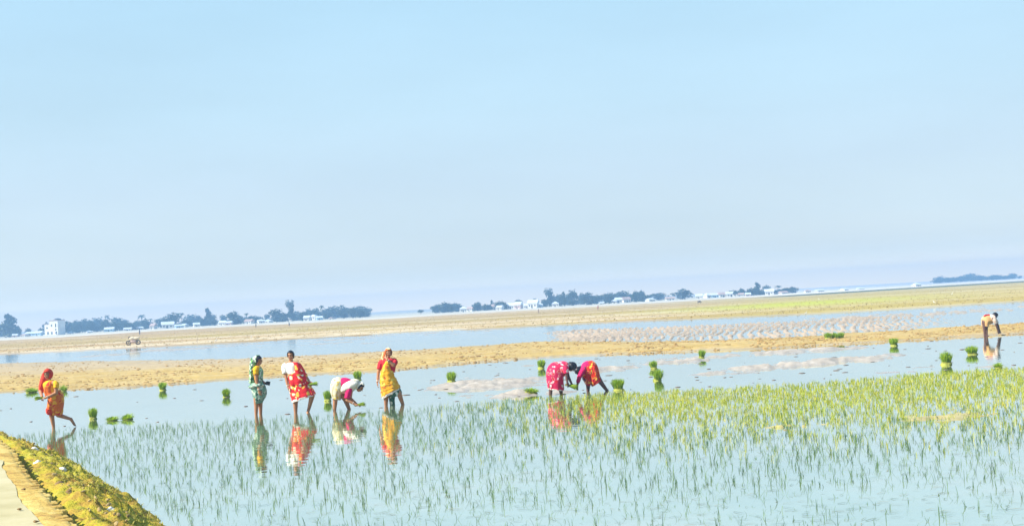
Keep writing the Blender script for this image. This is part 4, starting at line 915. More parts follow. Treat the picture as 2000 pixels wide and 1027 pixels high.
def woman_cream():
    P = Person((655, 801), 'woman in cream sari and magenta blouse bending right to plant seedlings'); p = P.p
    P.head(p(702.5, 756, -.02), (.72, -.2, -.66), (.62, 0, .70))
    P.limb([p(658, 753), p(667, 749), p(678, 748), p(688, 750), p(696, 753)], [.14, .125, .115, .085, .054])
    P.limb([p(686, 752, -.15), p(686, 751, .14)], [.055, .055])
    P.limb([p(684, 756, -.17), p(678, 781, -.2), p(693, 789, -.22)], [.052, .042, .029]); P.hand(p(693, 789, -.22), (.9, 0, -.25), (0, .2, -1), .165, .5, 1)
    P.limb([p(687, 755, .15), p(684, 777, .12), p(696, 788, -.02)], [.052, .042, .029]); P.hand(p(696, 788, -.02), (.9, -.2, -.3), (0, -.3, -1), .165, .5, -1)
    P.limb([p(655, 757, -.07), p(655, 780, -.08), p(653.5, 801, -.06), p(653.5, 811, -.06)], [.11, .066, .042, .036]); P.foot(p(653.5, 810, -.06), p(663, 813, -.08))
    P.limb([p(660, 758, .08), p(674, 779, .1), p(683, 801, .12), p(684, 810, .12)], [.11, .066, .042, .036]); P.foot(p(684, 809, .12), p(693, 812, .1))
    P.finish(SKIN)
    P.shell('hair', HAIR, 1.06, .38, -.5, .42, .008, 1.06)
    P.shell('veil', C_CREAM2, 1.18, .05, -.85, .75, .008, 1.2)
    P.loft('blouse', C_MAG, [(661, 741, 664, 762, .15, 0), (668, 737.5, 671, 763, .165, 0), (678, 737.5, 681, 766, .17, 0), (688, 742, 684, 768, .155, 0), (694, 747, 688, 764, .10, 0)], 5, .02, seed=4)
    P.tube('sleeve', C_MAG, [p(684, 755, -.14), p(681, 764, -.175), p(677.5, 778, -.195)], [.075, .078, .068])
    P.loft('sari_drape', C_CREAM2, [(665, 757, 669, 768, .13, -.06), (672, 747, 675, 768, .17, -.06), (682, 742.5, 682, 767, .185, -.05), (692, 739.5, 690, 764, .17, -.04), (701, 741.5, 694, 760, .125, -.03)], 6, 0.0600, seed=5, fold=.012)
    P.loft('sari_skirt', C_CREAM, [(668, 738.5, 670, 763, .15, 0), (660, 736, 669, 765, .19, 0), (651, 739.5, 668, 768, .21, 0), (646.5, 750, 666, 772, .21, .01), (645.5, 764, 665, 776, .20, .01), (648, 777, 665, 781, .18, .01)], 8, 0.0675, seed=6, fold=.015)
    bangle(P, p(689.5, 787, -.215), (.9, 0, -.4))
    hand_bunch(P.g + p(701, 790, -.2), (.95, -.1, .15), 'bright green seedlings in the hand of the bending woman in cream', .17, 110)
woman_cream()

def woman_yellow():
    P = Person((765, 791), 'woman in golden yellow sari and red blouse holding one hand to her chin'); p = P.p
    P.head(p(758.8, 689.5, -.03), (.25, -.96, -.03), (0, 0, 1))
    P.limb([p(758, 700), p(758, 706), p(758, 717), p(759, 733), p(761, 745)], [.055, .09, .11, .115, .135])
    P.limb([p(758.5, 694), p(758, 704)], [.05, .056])
    P.limb([p(746.5, 706.5), p(769.5, 703.5)], [.062, .062])
    P.limb([p(744.5, 708, .0), p(739, 727, -.02), p(737, 746, -.08)], [.054, .043, .029]); P.hand(p(737, 746, -.08), (0, -.1, -1), (1, .1, 0), .17, .45, -1)
    P.limb([p(771.5, 705.5, -.02), p(768, 713, -.2), p(756.5, 702, -.24)], [.054, .045, .03]); P.hand(p(756.5, 702, -.24), (-.65, .3, .7), (.3, .9, 0), .16, .6, 1)
    P.limb([p(757, 750, .0), p(754, 776, -.06), p(754, 791, -.03), p(754, 800, -.03)], [.11, .07, .045, .038]); P.foot(p(754, 799, -.03), p(751, 803, -.14))
    P.limb([p(765, 750, .0), p(780, 770, -.08), p(787, 790, .0), p(788, 799, .0)], [.11, .07, .043, .037]); P.foot(p(788, 798, .0), p(791, 802, -.13))
    P.finish(SKIN)
    P.shell('veil', C_VEIL5, 1.15, .42, -.7, .5, .008, 1.15)
    P.loft('veil_drape', C_VEIL5, [(748.5, 686, 757, 692, .10, .06), (746, 694, 757, 698, .13, .06), (744, 702, 755, 705, .12, .06)], 6, .06, seed=3)
    P.loft('blouse', C_REDBL, [(752, 700.5, 766, 698.5, .095, 0), (743.5, 705.5, 773.5, 702, .135, 0), (744.5, 713, 773.5, 712, .15, 0), (747, 727, 771, 727, .145, 0)], 5, .02, seed=4)
    P.tube('sleeve', C_REDBL, [p(748, 705.5), p(744, 709, 0), p(740.5, 721, -.015)], [.066, .078, .066])
    P.tube('sleeve', C_REDBL, [p(768.5, 703), p(772, 706, -.03), p(769.5, 711.5, -.14)], [.066, .075, .066])
    P.loft('sari_drape', C_YELL, [(752, 705, 764, 703, .12, -.05), (748, 714, 765, 713, .165, -.04), (744, 725, 769, 727, .175, -.03), (742, 737, 772, 737, .19, -.02), (741.5, 748, 776, 746, .20, -.02)], 7, 0.0525, seed=5, fold=.025)
    P.loft('petticoat', C_PETTI, [(750, 752, 776, 748, .19, .0), (753, 765, 782, 759, .19, .0), (757, 772, 784.5, 766.5, .18, .0), (761, 777, 783, 770.5, .16, 0)], 9, .05, seed=9)
    P.loft('petticoat_tail', C_PETTI, [(759, 770, 773, 768, .10, .02), (760, 780, 771, 780, .085, .02), (762, 792, 772, 792, .06, .02)], 6, .06, seed=12)
    P.loft('sari_skirt', C_YELL, [(742.5, 740, 774, 738, .18, -.02), (742, 750, 777.5, 747, .205, -.02), (743.5, 760, 781, 753.5, .21, -.02), (745, 770, 781, 757, .205, -.03), (746.5, 776.5, 779, 758.5, .195, -.03)], 8, 0.0600, seed=6, fold=.02)
    P.loft('sari_border', C_BORDER, [(745.8, 774.5, 780.5, 757.2, .21, -.03), (747, 779, 781, 759.8, .20, -.03)], 8, .04, seed=6)
    bangle(P, p(737.3, 744, -.075), (0, 0, -1)); bangle(P, p(737.5, 742.5, -.07), (0, 0, -1)); bangle(P, p(758.5, 704, -.235), (-.6, 0, .6))
woman_yellow()

def woman_crimson():
    P = Person((1076, 772), 'woman in crimson star-patterned sari bending right with black hair hanging forward'); p = P.p
    P.head(p(1117, 716.5, 0), (.55, -.1, -.83), (.80, 0, .55))
    P.limb([p(1082, 724), p(1090, 717), p(1100, 714), p(1108, 714.5), p(1113, 715.5)], [.14, .125, .115, .085, .054])
    P.limb([p(1104, 716, -.15), p(1104, 715, .14)], [.055, .055])
    P.limb([p(1105.5, 719, -.17), p(1106.5, 734, -.19), p(1108, 746, -.2)], [.052, .042, .03]); P.hand(p(1108, 746, -.2), (.25, 0, -1), (-.4, .9, 0), .165, .5, 1)
    P.limb([p(1106, 719, .16), p(1110, 735, .12), p(1116, 748, .02)], [.052, .042, .029]); P.hand(p(1116, 748, .02), (.3, 0, -1), (0, -1, 0), .165, .5, -1)
    P.limb([p(1078, 730, -.06), p(1076, 752, -.07), p(1075, 772, -.06), p(1075, 781, -.06)], [.11, .066, .042, .036]); P.foot(p(1075, 780, -.06), p(1084, 783, -.08))
    P.limb([p(1086, 730, .08), p(1094, 752, .08), p(1096.5, 771, .1), p(1097, 780, .1)], [.11, .066, .042, .036]); P.foot(p(1097, 779, .1), p(1106, 782, .08))
    P.finish(SKIN_D)
    P.shell('hair', HAIR, 1.10, .55, -.75, .15, .010, 1.06)
    h = MB(); h.ellipsoid(P.hc - P.hf * .10 + P.hu * .01, P.hf * .05, P.hl * .06, P.hu * .06); h.build('hair_bun', HAIR, P.root)
    P.tube('sleeve', C_CRIM, [p(1103, 717, -.13), p(1105, 721, -.175), p(1106, 729, -.185)], [.08, .08, .068])
    P.loft('sari_drape', C_CRIM, [(1084, 708, 1088, 738, .19, 0), (1093, 706, 1098, 737, .195, 0), (1101, 705, 1106, 731, .185, 0), (1108, 707, 1109.5, 724, .15, 0), (1111.5, 710.5, 1111, 720, .09, 0)], 6, 0.0525, seed=5, fold=.01)
    P.loft('sari_skirt', C_CRIM, [(1092, 706, 1101, 735, .18, 0), (1081, 707, 1101, 742, .205, 0), (1072, 713, 1101, 748, .215, 0), (1067.5, 724, 1101.5, 752, .215, 0), (1067, 738, 1101.5, 756, .21, 0), (1069, 751, 1101.5, 759, .20, 0), (1070.5, 759, 1101, 762, .19, 0)], 8, 0.0525, seed=6, fold=.01)
    P.loft('sari_border', C_BORDER, [(1070, 757.2, 1101.4, 760.6, .199, 0), (1070.6, 759.6, 1101, 762.6, .195, 0)], 8, .035, seed=6)
    hand_bunch(P.g + p(1112, 752.5, -.15), (.85, -.1, -.2), 'green seedlings held out between the two women in red', .22, 110)
woman_crimson()

def woman_scarlet():
    P = Person((1150, 765), 'woman in scarlet and orange sari bending left with her head low'); p = P.p
    P.head(p(1131.5, 725.5, -.04), (-.55, -.25, -.8), (-.75, -.05, .6))
    P.limb([p(1160, 727), p(1153, 718), p(1146, 715), p(1140, 717), p(1135, 722)], [.14, .125, .115, .085, .054])
    P.limb([p(1142, 719, -.15), p(1142, 718, .14)], [.055, .055])
    P.limb([p(1139.5, 722, -.16), p(1130.5, 737, -.17), p(1127.5, 752, -.17)], [.052, .043, .03]); P.hand(p(1127.5, 752, -.17), (-.1, 0, -1), (.5, .8, 0), .165, .5, 1)
    P.limb([p(1141, 722, .14), p(1140, 739, .06), p(1146, 751, -.02)], [.052, .042, .029]); P.hand(p(1146, 751, -.02), (.1, 0, -1), (.9, -.3, 0), .165, .5, -1)
    P.limb([p(1163, 732, -.06), p(1174, 747, -.05), p(1186, 763, .0), p(1189, 771, .0)], [.11, .064, .041, .036]); P.foot(p(1188, 769, .0), p(1181, 775, -.05))
    P.limb([p(1157, 733, .08), p(1148.5, 750, .06), p(1148.5, 765, .08), p(1148.5, 774, .08)], [.11, .064, .042, .036]); P.foot(p(1148.5, 773, .08), p(1140, 776, .05))
    P.finish(SKIN_D)
    P.shell('hair', HAIR, 1.10, .50, -.7, .2, .010, 1.08)
    h = MB(); h.ellipsoid(P.hc - P.hf * .11 + P.hu * .02, P.hf * .05, P.hl * .06, P.hu * .06); h.build('hair_bun', HAIR, P.root)
    P.tube('sleeve', C_MAG, [p(1142, 719, -.12), p(1138, 724, -.165), p(1131.5, 736, -.175), p(1128.5, 747, -.17)], [.08, .078, .06, .05])
    P.loft('blouse', C_MAG, [(1153, 705, 1149, 734, .17, 0), (1146, 704.5, 1140, 735, .185, 0), (1139, 708, 1135, 731, .16, -.01), (1135.5, 713, 1132.5, 725, .10, -.02)], 5, .02, seed=4)
    P.loft('sari_drape', C_SCAR, [(1166, 716, 1153, 738, .19, 0), (1160, 706, 1149, 740, .20, 0), (1153, 704, 1143, 739, .195, 0), (1149, 705.5, 1137, 735, .18, 0)], 6, 0.0600, seed=5, fold=.012)
    P.loft('sari_skirt', C_SCAR, [(1150, 735, 1156, 704.5, .18, 0), (1151, 740, 1164, 709, .20, 0), (1152, 746, 1169, 720, .205, 0), (1154, 751, 1171.5, 732, .20, 0), (1157, 754.5, 1174.5, 742, .18, 0)], 8, 0.0675, seed=6, fold=.015)
    P.loft('sari_tail', C_SCAR, [(1143, 733, 1152, 735, .11, -.05), (1144, 743, 1154, 745, .10, -.05), (1146.5, 753, 1153, 754, .06, -.04)], 6, .08, seed=16)
woman_scarlet()

def bending_man():
    P = Person((1924, 656.5), 'man in pale shirt and cream wrap bending over at the far right'); p = P.p
    P.head(p(1943.5, 616.5, 0), (.75, -.1, -.65), (.65, 0, .75))
    P.limb([p(1924, 626), p(1930, 622.5), p(1936, 620.5), p(1941, 619.5)], [.15, .135, .125, .07])
    P.limb([p(1939, 622, -.17), p(1939, 621.5, .16)], [.06, .06])
    P.limb([p(1942, 624, -.19), p(1946, 636, -.18), p(1949, 645, -.15)], [.055, .046, .032]); P.hand(p(1949, 645, -.15), (.25, 0, -1), (0, 1, 0), .18, .4, 1)
    P.limb([p(1943, 623, .17), p(1949, 635, .14), p(1952, 644, .08)], [.055, .046, .032]); P.hand(p(1952, 644, .08), (.2, 0, -1), (0, -1, 0), .18, .4, -1)
    P.limb([p(1922, 629, -.09), p(1922.5, 640, -.1), p(1923, 651, -.1), p(1923, 656, -.1)], [.10, .065, .045, .04]); P.foot(p(1923, 655, -.1), p(1928, 657, -.14))
    P.limb([p(1926, 629, .1), p(1926.5, 640, .1), p(1927, 651, .1), p(1927, 656, .1)], [.10, .065, .045, .04]); P.foot(p(1927, 655, .1), p(1932, 657, .06))
    P.finish(SKIN_D)
    P.shell('hair', HAIR, 1.10, .45, -.4, .35, .012, 1.06)
    P.loft('shirt', C_SHIRT, [(1931, 614.5, 1934, 630, .20, 0), (1936, 613.8, 1939, 628.5, .205, 0), (1940.5, 615, 1943.5, 627, .19, 0), (1943.5, 617.5, 1944.5, 624, .10, 0)], 5, .03, seed=4, fold=.012)
    P.tube('sleeve', C_SHIRT, [p(1940, 621.5, -.15), p(1943, 626, -.19), p(1945, 632, -.18)], [.085, .085, .07]); P.tube('sleeve', C_SHIRT, [p(1940, 621, .14), p(1944, 625.5, .17), p(1947.5, 631.5, .15)], [.085, .085, .07])
    P.loft('lungi', C_DHOTI, [(1935, 615, 1938, 631.5, .19, 0), (1929, 615.5, 1934, 633, .21, 0), (1922, 616.5, 1930.5, 634, .225, 0), (1917.8, 622, 1930.5, 635.5, .225, 0), (1917.2, 629, 1930.5, 637, .22, 0), (1917.8, 636, 1930.5, 638.5, .21, 0)], 7, .04, seed=6, fold=.012)
    P.tube('waistband', C_REDBL, [p(1922.5, 617, -.1), p(1926, 615.5, -.03), p(1931, 615, -.03), p(1933.5, 616.5, -.1)], [.035, .04, .04, .03])
bending_man()

# ------------------------------------------------------------------ small far figures, animals, machine, birds, stake
def tiny_person(x, foot_y, top_y, m_cloth, lab, stoop=0.0):
    P = Person((x, foot_y), lab, 'tiny people in the far field'); hh = (dpt(x, top_y, P.Y) - P.g).z; k = hh / 1.6; V = lambda a, b, c: Vector((a * k, b * k, c * k))
    hz, _ = terrain(np.array([P.g.x]), np.array([P.g.y])); P.root.location.z = max(0, float(hz[0]))
    P.head(V(stoop * .5, -.02, 1.46), (0.6, -.8, 0), UP, False, k)
    P.limb([V(stoop * .35, 0, 1.36), V(stoop * .25, 0, 1.2), V(0, 0, .85)], [.06 * k, .14 * k, .14 * k])
    for q in (-1, 1):
        P.limb([V(stoop * .3, q * .18, 1.27), V(stoop * .3 + .03, q * .23, 1.0), V(stoop * .4 + .1, q * .2, .78)], [.05 * k, .045 * k, .03 * k]); P.hand(V(stoop * .4 + .1, q * .2, .78), (.3, 0, -1), (0, -q, 0), .17 * k, .4, q)
        P.limb([V(0, q * .09, .85), V(.02, q * .1, .45), V(0, q * .1, .06)], [.1 * k, .065 * k, .045 * k]); P.foot(V(0, q * .1, .05), V(.14, q * .1, .03))
    P.finish(SKIN_D, .012); P.shell('hair', HAIR, 1.1, .4, -.4, .4, .01)
    mb = MB(); mb.capsule(V(stoop * .3, 0, 1.25), V(0, 0, .8), .2 * k, .2 * k, 16, 4); mb.capsule(V(0, 0, .8), V(0, 0, .45), .2 * k, .17 * k, 16, 3); mb.build('clothing', m_cloth, P.root)
DARKC = simple('dark_cloth', (0.10, 0.09, 0.10), .8, .2); REDC = simple('dull_red_cloth', (0.3, 0.08, 0.07), .8, .2); TANC = simple('tan_cloth', (0.35, 0.26, 0.17), .8, .2)
tiny_person(273, 655, 645, DARKC, 'tiny dark figure standing on the pale dyke above the parked machine')
tiny_person(1052, 613, 604, TANC, 'tiny pale figure in the far field below the middle trees')
tiny_person(1168, 606, 597, REDC, 'tiny dark figure standing by the dyke under the middle trees', .3)
tiny_person(500, 641, 633, DARKC, 'tiny figure on the far field edge right of the pointed tree')
tiny_person(565, 638, 630, DARKC, 'tiny figure on the far field edge under the tall narrow tree')

HIDE = simple('dark_hide', (0.06, 0.045, 0.04), .8, .3, 3)
def goat():
    b = gpt(1366, 594); hz, _ = terrain(np.array([b.x]), np.array([b.y])); b.z = float(hz[0])
    root = empty('goat', b, 'tiny dark goat grazing on the far field under the round tree', 'goat', None, R(8), .5); B = MB()
    B.capsule((-.55, 0, 1.0), (.1, 0, .98), .29, .30, 16, 6); B.capsule((.1, 0, .98), (.5, 0, 1.05), .31, .25, 16, 6)
    B.capsule((.55, 0, 1.1), (.95, 0, .75), .17, .12, 12, 4); B.capsule((.95, 0, .72), (1.12, 0, .42), .11, .07, 12, 4)
    for q in (-1, 1):
        B.capsule((.45, q * .16, .9), (.47, q * .15, .48), .11, .06, 10, 3); B.capsule((.47, q * .15, .48), (.45, q * .15, .05), .05, .05, 10, 3)
        B.capsule((-.62, q * .16, .95), (-.5, q * .16, .62), .15, .09, 10, 3); B.capsule((-.5, q * .16, .62), (-.68, q * .16, .42), .08, .055, 10, 3); B.capsule((-.68, q * .16, .42), (-.62, q * .16, .05), .05, .05, 10, 3)
        B.capsule((.93, q * .1, .82), (.9, q * .24, .84), .04, .02, 8, 3); B.capsule((.98, q * .06, .85), (1.02, q * .15, .98), .025, .012, 8, 3)
    B.capsule((-.82, 0, 1.1), (-.9, 0, .6), .035, .02, 8, 3); B.capsule((-.9, 0, .6), (-.9, 0, .45), .035, .02, 8, 3)
    link('body', bake(B.mesh('body', HIDE), [('REMESH', dict(mode='VOXEL', voxel_size=.025)), ('SMOOTH', dict(factor=.5, iterations=4))], 'body'), root)
goat()
PALEMET = simple('cream_paint', (0.62, 0.54, 0.38), .5, .2, 6); TYRE = simple('tyre_rubber', (0.15, 0.115, 0.075), .8, .3, 8)
def motorcycle():
    b = gpt(261, 675.5); hz, _ = terrain(np.array([b.x]), np.array([b.y])); b.z = max(0, float(hz[0]))
    root = empty('motorcycle', b, 'small cream two-wheeled machine standing at the edge of the far water', 'motorcycle', None, R(4))
    for x in (-.58, .52):
        w = MB(); n = 24
        for j in range(n):
            a0, a1 = 6.2832 * j / n, 6.2832 * (j + 1) / n
            w.capsule((x + .24 * math.cos(a0), 0, .30 + .24 * math.sin(a0)), (x + .24 * math.cos(a1), 0, .30 + .24 * math.sin(a1)), .085, .085, 8, 2)
        for j in range(8): a = 6.2832 * j / 8; w.capsule((x, 0, .3), (x + .24 * math.cos(a), 0, .3 + .24 * math.sin(a)), .012, .01, 6, 2)
        w.build('wheel', TYRE, root)
    f = MB()
    for a, c in (((-.58, 0, .3), (-.36, 0, .82)), ((-.36, 0, .82), (.1, 0, .45)), ((.1, 0, .45), (.52, 0, .3)), ((.52, 0, .3), (.3, 0, .72)), ((-.36, 0, .78), (.4, 0, .7)), ((-.2, 0, .35), (.2, 0, .35))): f.capsule(a, c, .05, .05, 8, 2)
    f.build('frame', TYRE, root)
    e = MB(); e.capsule((-.15, 0, .42), (.16, 0, .42), .2, .2, 12, 4); e.box((0, 0, .55), (.2, .2, .16)); e.build('engine', TIN2, root)
    t = MB(); t.ellipsoid((-.14, 0, .78), (.36, 0, .03), (0, .2, 0), (0, 0, .2)); t.build('tank', PALEMET, root)
    s = MB(); s.capsule((.1, 0, .76), (.6, 0, .80), .17, .15, 12, 4); s.build('seat', PALEMET, root)
    g = MB(); g.capsule((-.40, 0, .55), (-.75, 0, .62), .06, .05, 10, 3); g.capsule((.45, 0, .62), (.72, 0, .5), .06, .05, 10, 3); g.build('mudguard', PALEMET, root)
    h = MB(); h.capsule((-.36, 0, .8), (-.42, 0, 1.0), .03, .03, 8, 2); h.capsule((-.36, -.3, 1.02), (-.44, 0, 1.0), .022, .02, 8, 2); h.capsule((-.44, 0, 1.0), (-.36, .3, 1.02), .02, .022, 8, 2); h.ellipsoid((-.52, 0, .9), (.09, 0, 0), (0, .1, 0), (0, 0, .1)); h.build('handlebar', TYRE, root)
    l = MB(); l.ellipsoid((-.6, 0, .9), (.02, 0, 0), (0, .07, 0), (0, 0, .07)); l.build('headlight', WHITE, root)
motorcycle()
FEATHER = simple('white_feather', (0.80, 0.78, 0.72), .8, .06, 20); BEAK = simple('yellow_beak', (0.55, 0.36, 0.05), .5, .1); LEGB = simple('dark_leg', (0.05, 0.045, 0.04), .6, .1)
def egret(x, y, top, lab, rz):
    b = gpt(x, y); hz, _ = terrain(np.array([b.x]), np.array([b.y])); b.z = max(0, float(hz[0])); k = max(.35, (dpt(x, top, b.y) - gpt(x, y)).z)
    root = empty('egret', b, lab, 'egret', 'white egrets in the far fields', rz, k); B = MB()
    B.capsule((-.16, 0, .46), (.1, 0, .54), .075, .10, 14, 5); B.capsule((-.16, 0, .46), (-.34, 0, .38), .06, .02, 10, 3)
    for a, c in (((.12, 0, .58), (.2, 0, .72)), ((.2, 0, .72), (.15, 0, .84)), ((.15, 0, .84), (.2, 0, .95))): B.capsule(a, c, .045, .035, 10, 3)
    B.ellipsoid((.235, 0, .965), (.06, 0, 0), (0, .034, 0), (0, 0, .036))
    link('body', bake(B.mesh('body', FEATHER), [('REMESH', dict(mode='VOXEL', voxel_size=.014)), ('SMOOTH', dict(factor=.5, iterations=3))], 'body'), root)
    q = MB(); q.capsule((.28, 0, .965), (.40, 0, .94), .014, .004, 8, 2); q.build('beak', BEAK, root)
    for s in (-1, 1):
        l = MB(); l.capsule((-.02, s * .035, .44), (-.03, s * .035, .22), .014, .011, 8, 2); l.capsule((-.03, s * .035, .22), (0, s * .035, 0), .011, .011, 8, 2)
        for t in (-.5, 0, .5): l.capsule((0, s * .035, .005), (.07 * math.cos(t), s * .035 + .07 * math.sin(t), .005), .009, .006, 6, 2)
        l.build('leg', LEGB, root)
egret(422, 671, 662, 'white egret standing at the far water edge right of the forked stake', .3)
egret(1825, 597, 588, 'white egret standing tall at the far shore near the right edge', 2.6)
egret(1574, 615, 609, 'small white egret at the shore behind the ploughed arcs', .2)
egret(1600, 589, 583, 'white egret in the grass below the bright green field strip end', 2.9)
egret(1860, 579, 572, 'white egret in the dry field beyond the tall right one', .5)
egret(491, 663, 656, 'white egret alone in the dry field above the woman in green', .4)
WOOD = simple('pale_wood', (0.55, 0.45, 0.28), .85, .2, 12)
def stake():
    b = gpt(386, 664); root = empty('stake', Vector((b.x, b.y, .1)), 'pale forked wooden stake in the far field above the bundle', 'stake', None, .3)
    m = MB(); m.capsule((0, 0, -.1), (.02, 0, .5), .04, .035, 10, 3); m.build('post', WOOD, root)
    for q in (-1, 1): m = MB(); m.capsule((.02, 0, .48), (.02 + q * .22, 0, .85), .03, .022, 10, 3); m.build('prong', WOOD, root)
stake()

# ------------------------------------------------------------------ bank details: grass, litter, stones, clods
TUFT = leafy('bank_grass', [(0.22, 0.21, 0.025), (0.42, 0.38, 0.035), (0.58, 0.50, 0.12)], 1.0, .3)
def bank_grass():
    rnd = random.Random(21); mb = MB(); I = [i for i, q in enumerate(PATH) if 6 < q.y < 33]
    for k in range(6500):
        i = rnd.choice(I); o = rnd.uniform(.0, 1.22); q = PATH[i] + NRM[i] * o
        if fbm(np.array([q.x * .8]), np.array([q.y * .8]), 61, 3)[0] < .44 and rnd.random() < .8: continue
        x, y, z = bank_h(np.array([q.x]), np.array([q.y]), np.array([o])); c = Vector((float(x[0]), float(y[0]), float(z[0]) - .01))
        for b in range(4):
            az = rnd.uniform(0, 6.28); el = rnd.uniform(.3, 1.25); L = rnd.uniform(.03, .085); d = Vector((math.cos(az) * math.sin(el), math.sin(az) * math.sin(el), math.cos(el))) * L; s = Vector((-math.sin(az), math.cos(az), 0)) * .006
            mb.add([c + s, c - s, c + d * .6 - s * .7, c + d * .6 + s * .7, c + d + Vector((0, 0, -.015))], [(0, 1, 2, 3), (3, 2, 4)])
    tag(mb.build('grass', TUFT), 'short yellow-green grass growing on the sloping bank', 'grass', None, 'stuff')
bank_grass()
PALE = simple('pale_stone', (0.68, 0.64, 0.55), .85, .15, 9, .5); BROWN = simple('brown_clod', (0.22, 0.14, 0.06), .95, .3, 9, .6)
def lump(name, px_, py_, r, m, lab, cat, group, z=.7, fl=.6, seed=1, o=None):
    b = gpt(px_, py_, z); rnd = random.Random(seed); bm = bmesh.new(); bmesh.ops.create_icosphere(bm, subdivisions=3, radius=r)
    s = seed * 7.1
    for v in bm.verts:
        n = v.co.normalized(); w = 1 + .35 * math.sin(n.x * 3.1 + s) * math.sin(n.y * 2.7 + s) + .16 * math.sin(n.z * 6 + n.x * 5 + s) + .08 * math.sin(n.y * 13 + s)
        v.co = Vector((n.x * r * w * 1.2, n.y * r * w, n.z * r * w * fl))
    me = bpy.data.meshes.new(name); bm.to_mesh(me); bm.free(); me.materials.append(m); me.polygons.foreach_set('use_smooth', [True] * len(me.polygons))
    ob = link(name, me); ob.location = b + Vector((0, 0, r * .15)); ob.rotation_euler = (0, 0, rnd.uniform(0, 6)); tag(ob, lab, cat, group)
def bank_z(x, y):
    z = .4
    for _ in range(6):
        b = gpt(x, y, z); d = [(q - Vector((b.x, b.y, 0))).length for q in PATH]; i = int(np.argmin(d)); o = (Vector((b.x, b.y, 0)) - PATH[i]).dot(NRM[i])
        z = .5 * z + .5 * float(bank_h(np.array([b.x]), np.array([b.y]), np.array([o]))[2][0])
    return z
for k, (x, y, r, m, nm, lab) in enumerate([
    (64, 882, .11, PALE, 'stone', 'pale stone farthest along the top of the grassy bank'), (74, 907, .085, PALE, 'stone', 'single round white stone beside the brick edging'),
    (112, 916, .08, PALE, 'stone', 'left white stone of the pair on the grassy slope'), (122, 919, .085, PALE, 'stone', 'right white stone of the pair on the grassy slope'),
    (74, 884, .07, BROWN, 'clod', 'brown clod beside the farthest pale stone'), (116, 950, .10, BROWN, 'clod', 'large brown clod beside the dark gap of the edging'),
    (125, 954, .07, BROWN, 'clod', 'smaller brown clod right of the large clod'), (134, 962, .06, BROWN, 'clod', 'lowest brown clod of the three by the edging'),
    (192, 970, .05, PALE, 'stone', 'tiny pale stone in the middle of the grassy slope'), (216, 997, .06, PALE, 'stone', 'pale flat stone low on the grassy slope')]):
    lump(nm, x, y, r * .68, m, lab, nm, 'stones and clods on the bank', bank_z(x, y), .65, k + 1)
for k, (x, y, r, lab) in enumerate([(46, 955, .018, 'dark clod on the pale road near the brick edging'), (38, 994, .018, 'small dark clod on the pale road surface'), (70, 1018, .018, 'dark clod at the lower corner of the road')]):
    lump('clod', x, y, r, BROWN, lab, 'clod', 'clods on the road', .855, .5, k + 20)
def mud_clods():
    rnd = random.Random(31); mb = MB(); MUDM = simple('wet_clod', (0.16, 0.13, 0.11), .6, .3, 6)
    for k in range(190):
        x = rnd.uniform(0, 2000); y0, y1 = edge(E1, x), edge(E0, x); y = rnd.uniform(y0 + 2, y1 - 3)
        if x < 800 and rnd.random() < .72: continue
        b = gpt(x, y); r = rnd.uniform(.012, .036); mb.ellipsoid(b + Vector((0, 0, r * .05)), (r * rnd.uniform(1, 4.0), rnd.uniform(-.3, .3) * r, 0), (0, r * rnd.uniform(.8, 1.6), 0), (0, 0, r * .55), 7, 5)
    tag(mb.build('mud_clods', MUDM), 'small wet mud clods poking out of the shallow water', 'mud clods', None, 'stuff')
mud_clods()

def floating_straw():
    rnd = random.Random(77); mb = MB(); ST = leafy('floating_straw', [(0.05, 0.09, 0.05), (0.12, 0.16, 0.07), (0.30, 0.26, 0.12)], 1, .1)
    for k in range(1500):
        x, y = rnd.uniform(60, 2000), rnd.uniform(760, 1027)
        if y < edge(E0, x) + 4: continue
        b = gpt(x, y, .006)
        if b.x < wl_x(b.y) + .2: continue
        az = rnd.gauss(0, .5); L = rnd.uniform(.05, .22); d = Vector((math.cos(az), math.sin(az), 0)) * L; w = Vector((-d.y, d.x, 0)).normalized() * rnd.uniform(.003, .007); m = b + d * .5 + w * rnd.uniform(-4, 4) + Vector((0, 0, .004)); e = b + d
        mb.add([b + w, b - w, m - w, m + w, e], [(0, 1, 2, 3), (3, 2, 4)])
    tag(mb.build('floating_straw', ST), 'bits of straw and broken leaves floating among the seedlings', 'straw', None, 'stuff')
floating_straw()
def rubble():
    rnd = random.Random(78); mb = MB(); M = simple('bank_rubble_soil', (0.36, 0.26, 0.11), .95, .45, 2.5, .7); I = [i for i, q in enumerate(PATH) if 7 < q.y < 31]
    for k in range(520):
        i = rnd.choice(I); o = 1.25 - abs(rnd.gauss(0, .42))
        if o < .05: continue
        q = PATH[i] + NRM[i] * o; x, y, z = bank_h(np.array([q.x]), np.array([q.y]), np.array([o])); r = rnd.uniform(.008, .026)
        ax = Vector((rnd.uniform(-1, 1), rnd.uniform(-1, 1), rnd.uniform(-.4, .4))).normalized(); ay = ax.orthogonal().normalized(); az = ax.cross(ay)
        mb.ellipsoid((float(x[0]), float(y[0]), float(z[0]) + r * .2), ax * r * rnd.uniform(1, 1.7), ay * r * rnd.uniform(.6, 1.1), az * r * rnd.uniform(.5, 1), 6, 4)
    tag(mb.build('rubble', M, None, False), 'small earth clods and rubble scattered over the bank', 'rubble', None, 'stuff')
rubble()

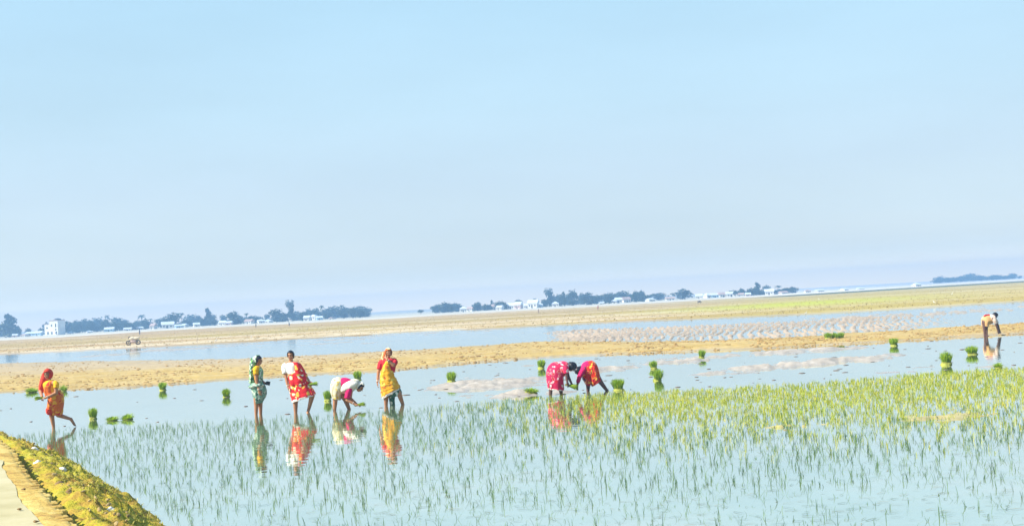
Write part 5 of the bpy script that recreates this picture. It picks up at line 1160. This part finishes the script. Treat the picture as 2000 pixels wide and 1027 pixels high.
def soil_clods():
    rnd = random.Random(90); mb = MB(); M = simple('dry_clod_soil', (0.34, 0.22, 0.085), .95, .4, 1.2)
    for k in range(7000):
        x = rnd.uniform(-120, 2120); y0, y1 = edge(E2, x), edge(E1, x)
        y = y1 - (y1 - y0) * rnd.random() ** 1.3
        if float(fbm(np.array([x * .02]), np.array([y * .12]), 7, 3)[0]) < .42: continue
        b = gpt(x, y); r = rnd.uniform(.018, .06) * (1.25 if rnd.random() < .1 else .8); b.z = 0.06
        mb.ellipsoid(b, (r * rnd.uniform(.8, 2.2), 0, 0), (0, r, 0), (0, 0, r * rnd.uniform(.5, 1)), 6, 4)
    V = np.array(mb.v); C = V.reshape(-1, 24, 3); cx, cy = C[:, :, 0].mean(1), C[:, :, 1].mean(1); hz, _ = terrain(cx, cy); C[:, :, 2] += (hz - .06)[:, None]; mb.v = [tuple(q) for q in C.reshape(-1, 3)]
    tag(mb.build('soil_clods', M, None, False), 'dry earth clods strewn over the sandy ridge', 'clods', None, 'stuff')
soil_clods()
def stubble():
    rnd = random.Random(91); mb = MB(); M = leafy('stubble_straw', [(0.26, 0.19, 0.06), (0.40, 0.29, 0.10), (0.50, 0.40, 0.16)], .05, .2); P = []
    for k in range(6000):
        x = rnd.uniform(-150, 2150); y0, y1 = edge(E5, x) + 1.5, edge(E4, x); y = y0 + (y1 - y0) * rnd.random(); P.append(gpt(x, y))
    hz, _ = terrain(np.array([p.x for p in P]), np.array([p.y for p in P]))
    for p, h in zip(P, hz):
        if h < .06: continue
        s = rnd.uniform(.25, .8)
        for q in range(3):
            a = rnd.uniform(0, 6.28); o = Vector((math.cos(a), math.sin(a), 0)); c = Vector((p.x, p.y, h)) + o * rnd.uniform(0, .35) * s; w = Vector((-o.y, o.x, 0)) * .07 * s
            mb.add([c + w, c - w, c + o * .08 + Vector((0, 0, rnd.uniform(.10, .22) * s))], [(0, 1, 2)])
    tag(mb.build('stubble', M), 'dry stubble standing in the far tan field', 'stubble', None, 'stuff')
stubble()

# ------------------------------------------------------------------ haze
def haze():
    mb = MB(); mb.box((0, 480, 8.5), (2600, 1500, 22)); m = bpy.data.materials.new('haze'); m.use_nodes = True; t = m.node_tree; t.nodes.remove(t.nodes['Principled BSDF'])
    v = t.nodes.new('ShaderNodeVolumePrincipled'); v.inputs['Density'].default_value = 0.0012; v.inputs['Color'].default_value = (0.36, 0.64, 1.0, 1); v.inputs['Anisotropy'].default_value = 0.1
    t.links.new(v.outputs[0], t.nodes['Material Output'].inputs['Volume'])
    tag(mb.build('haze', m, None, False), 'thin blue haze over the fields', 'haze', None, 'stuff')
haze()
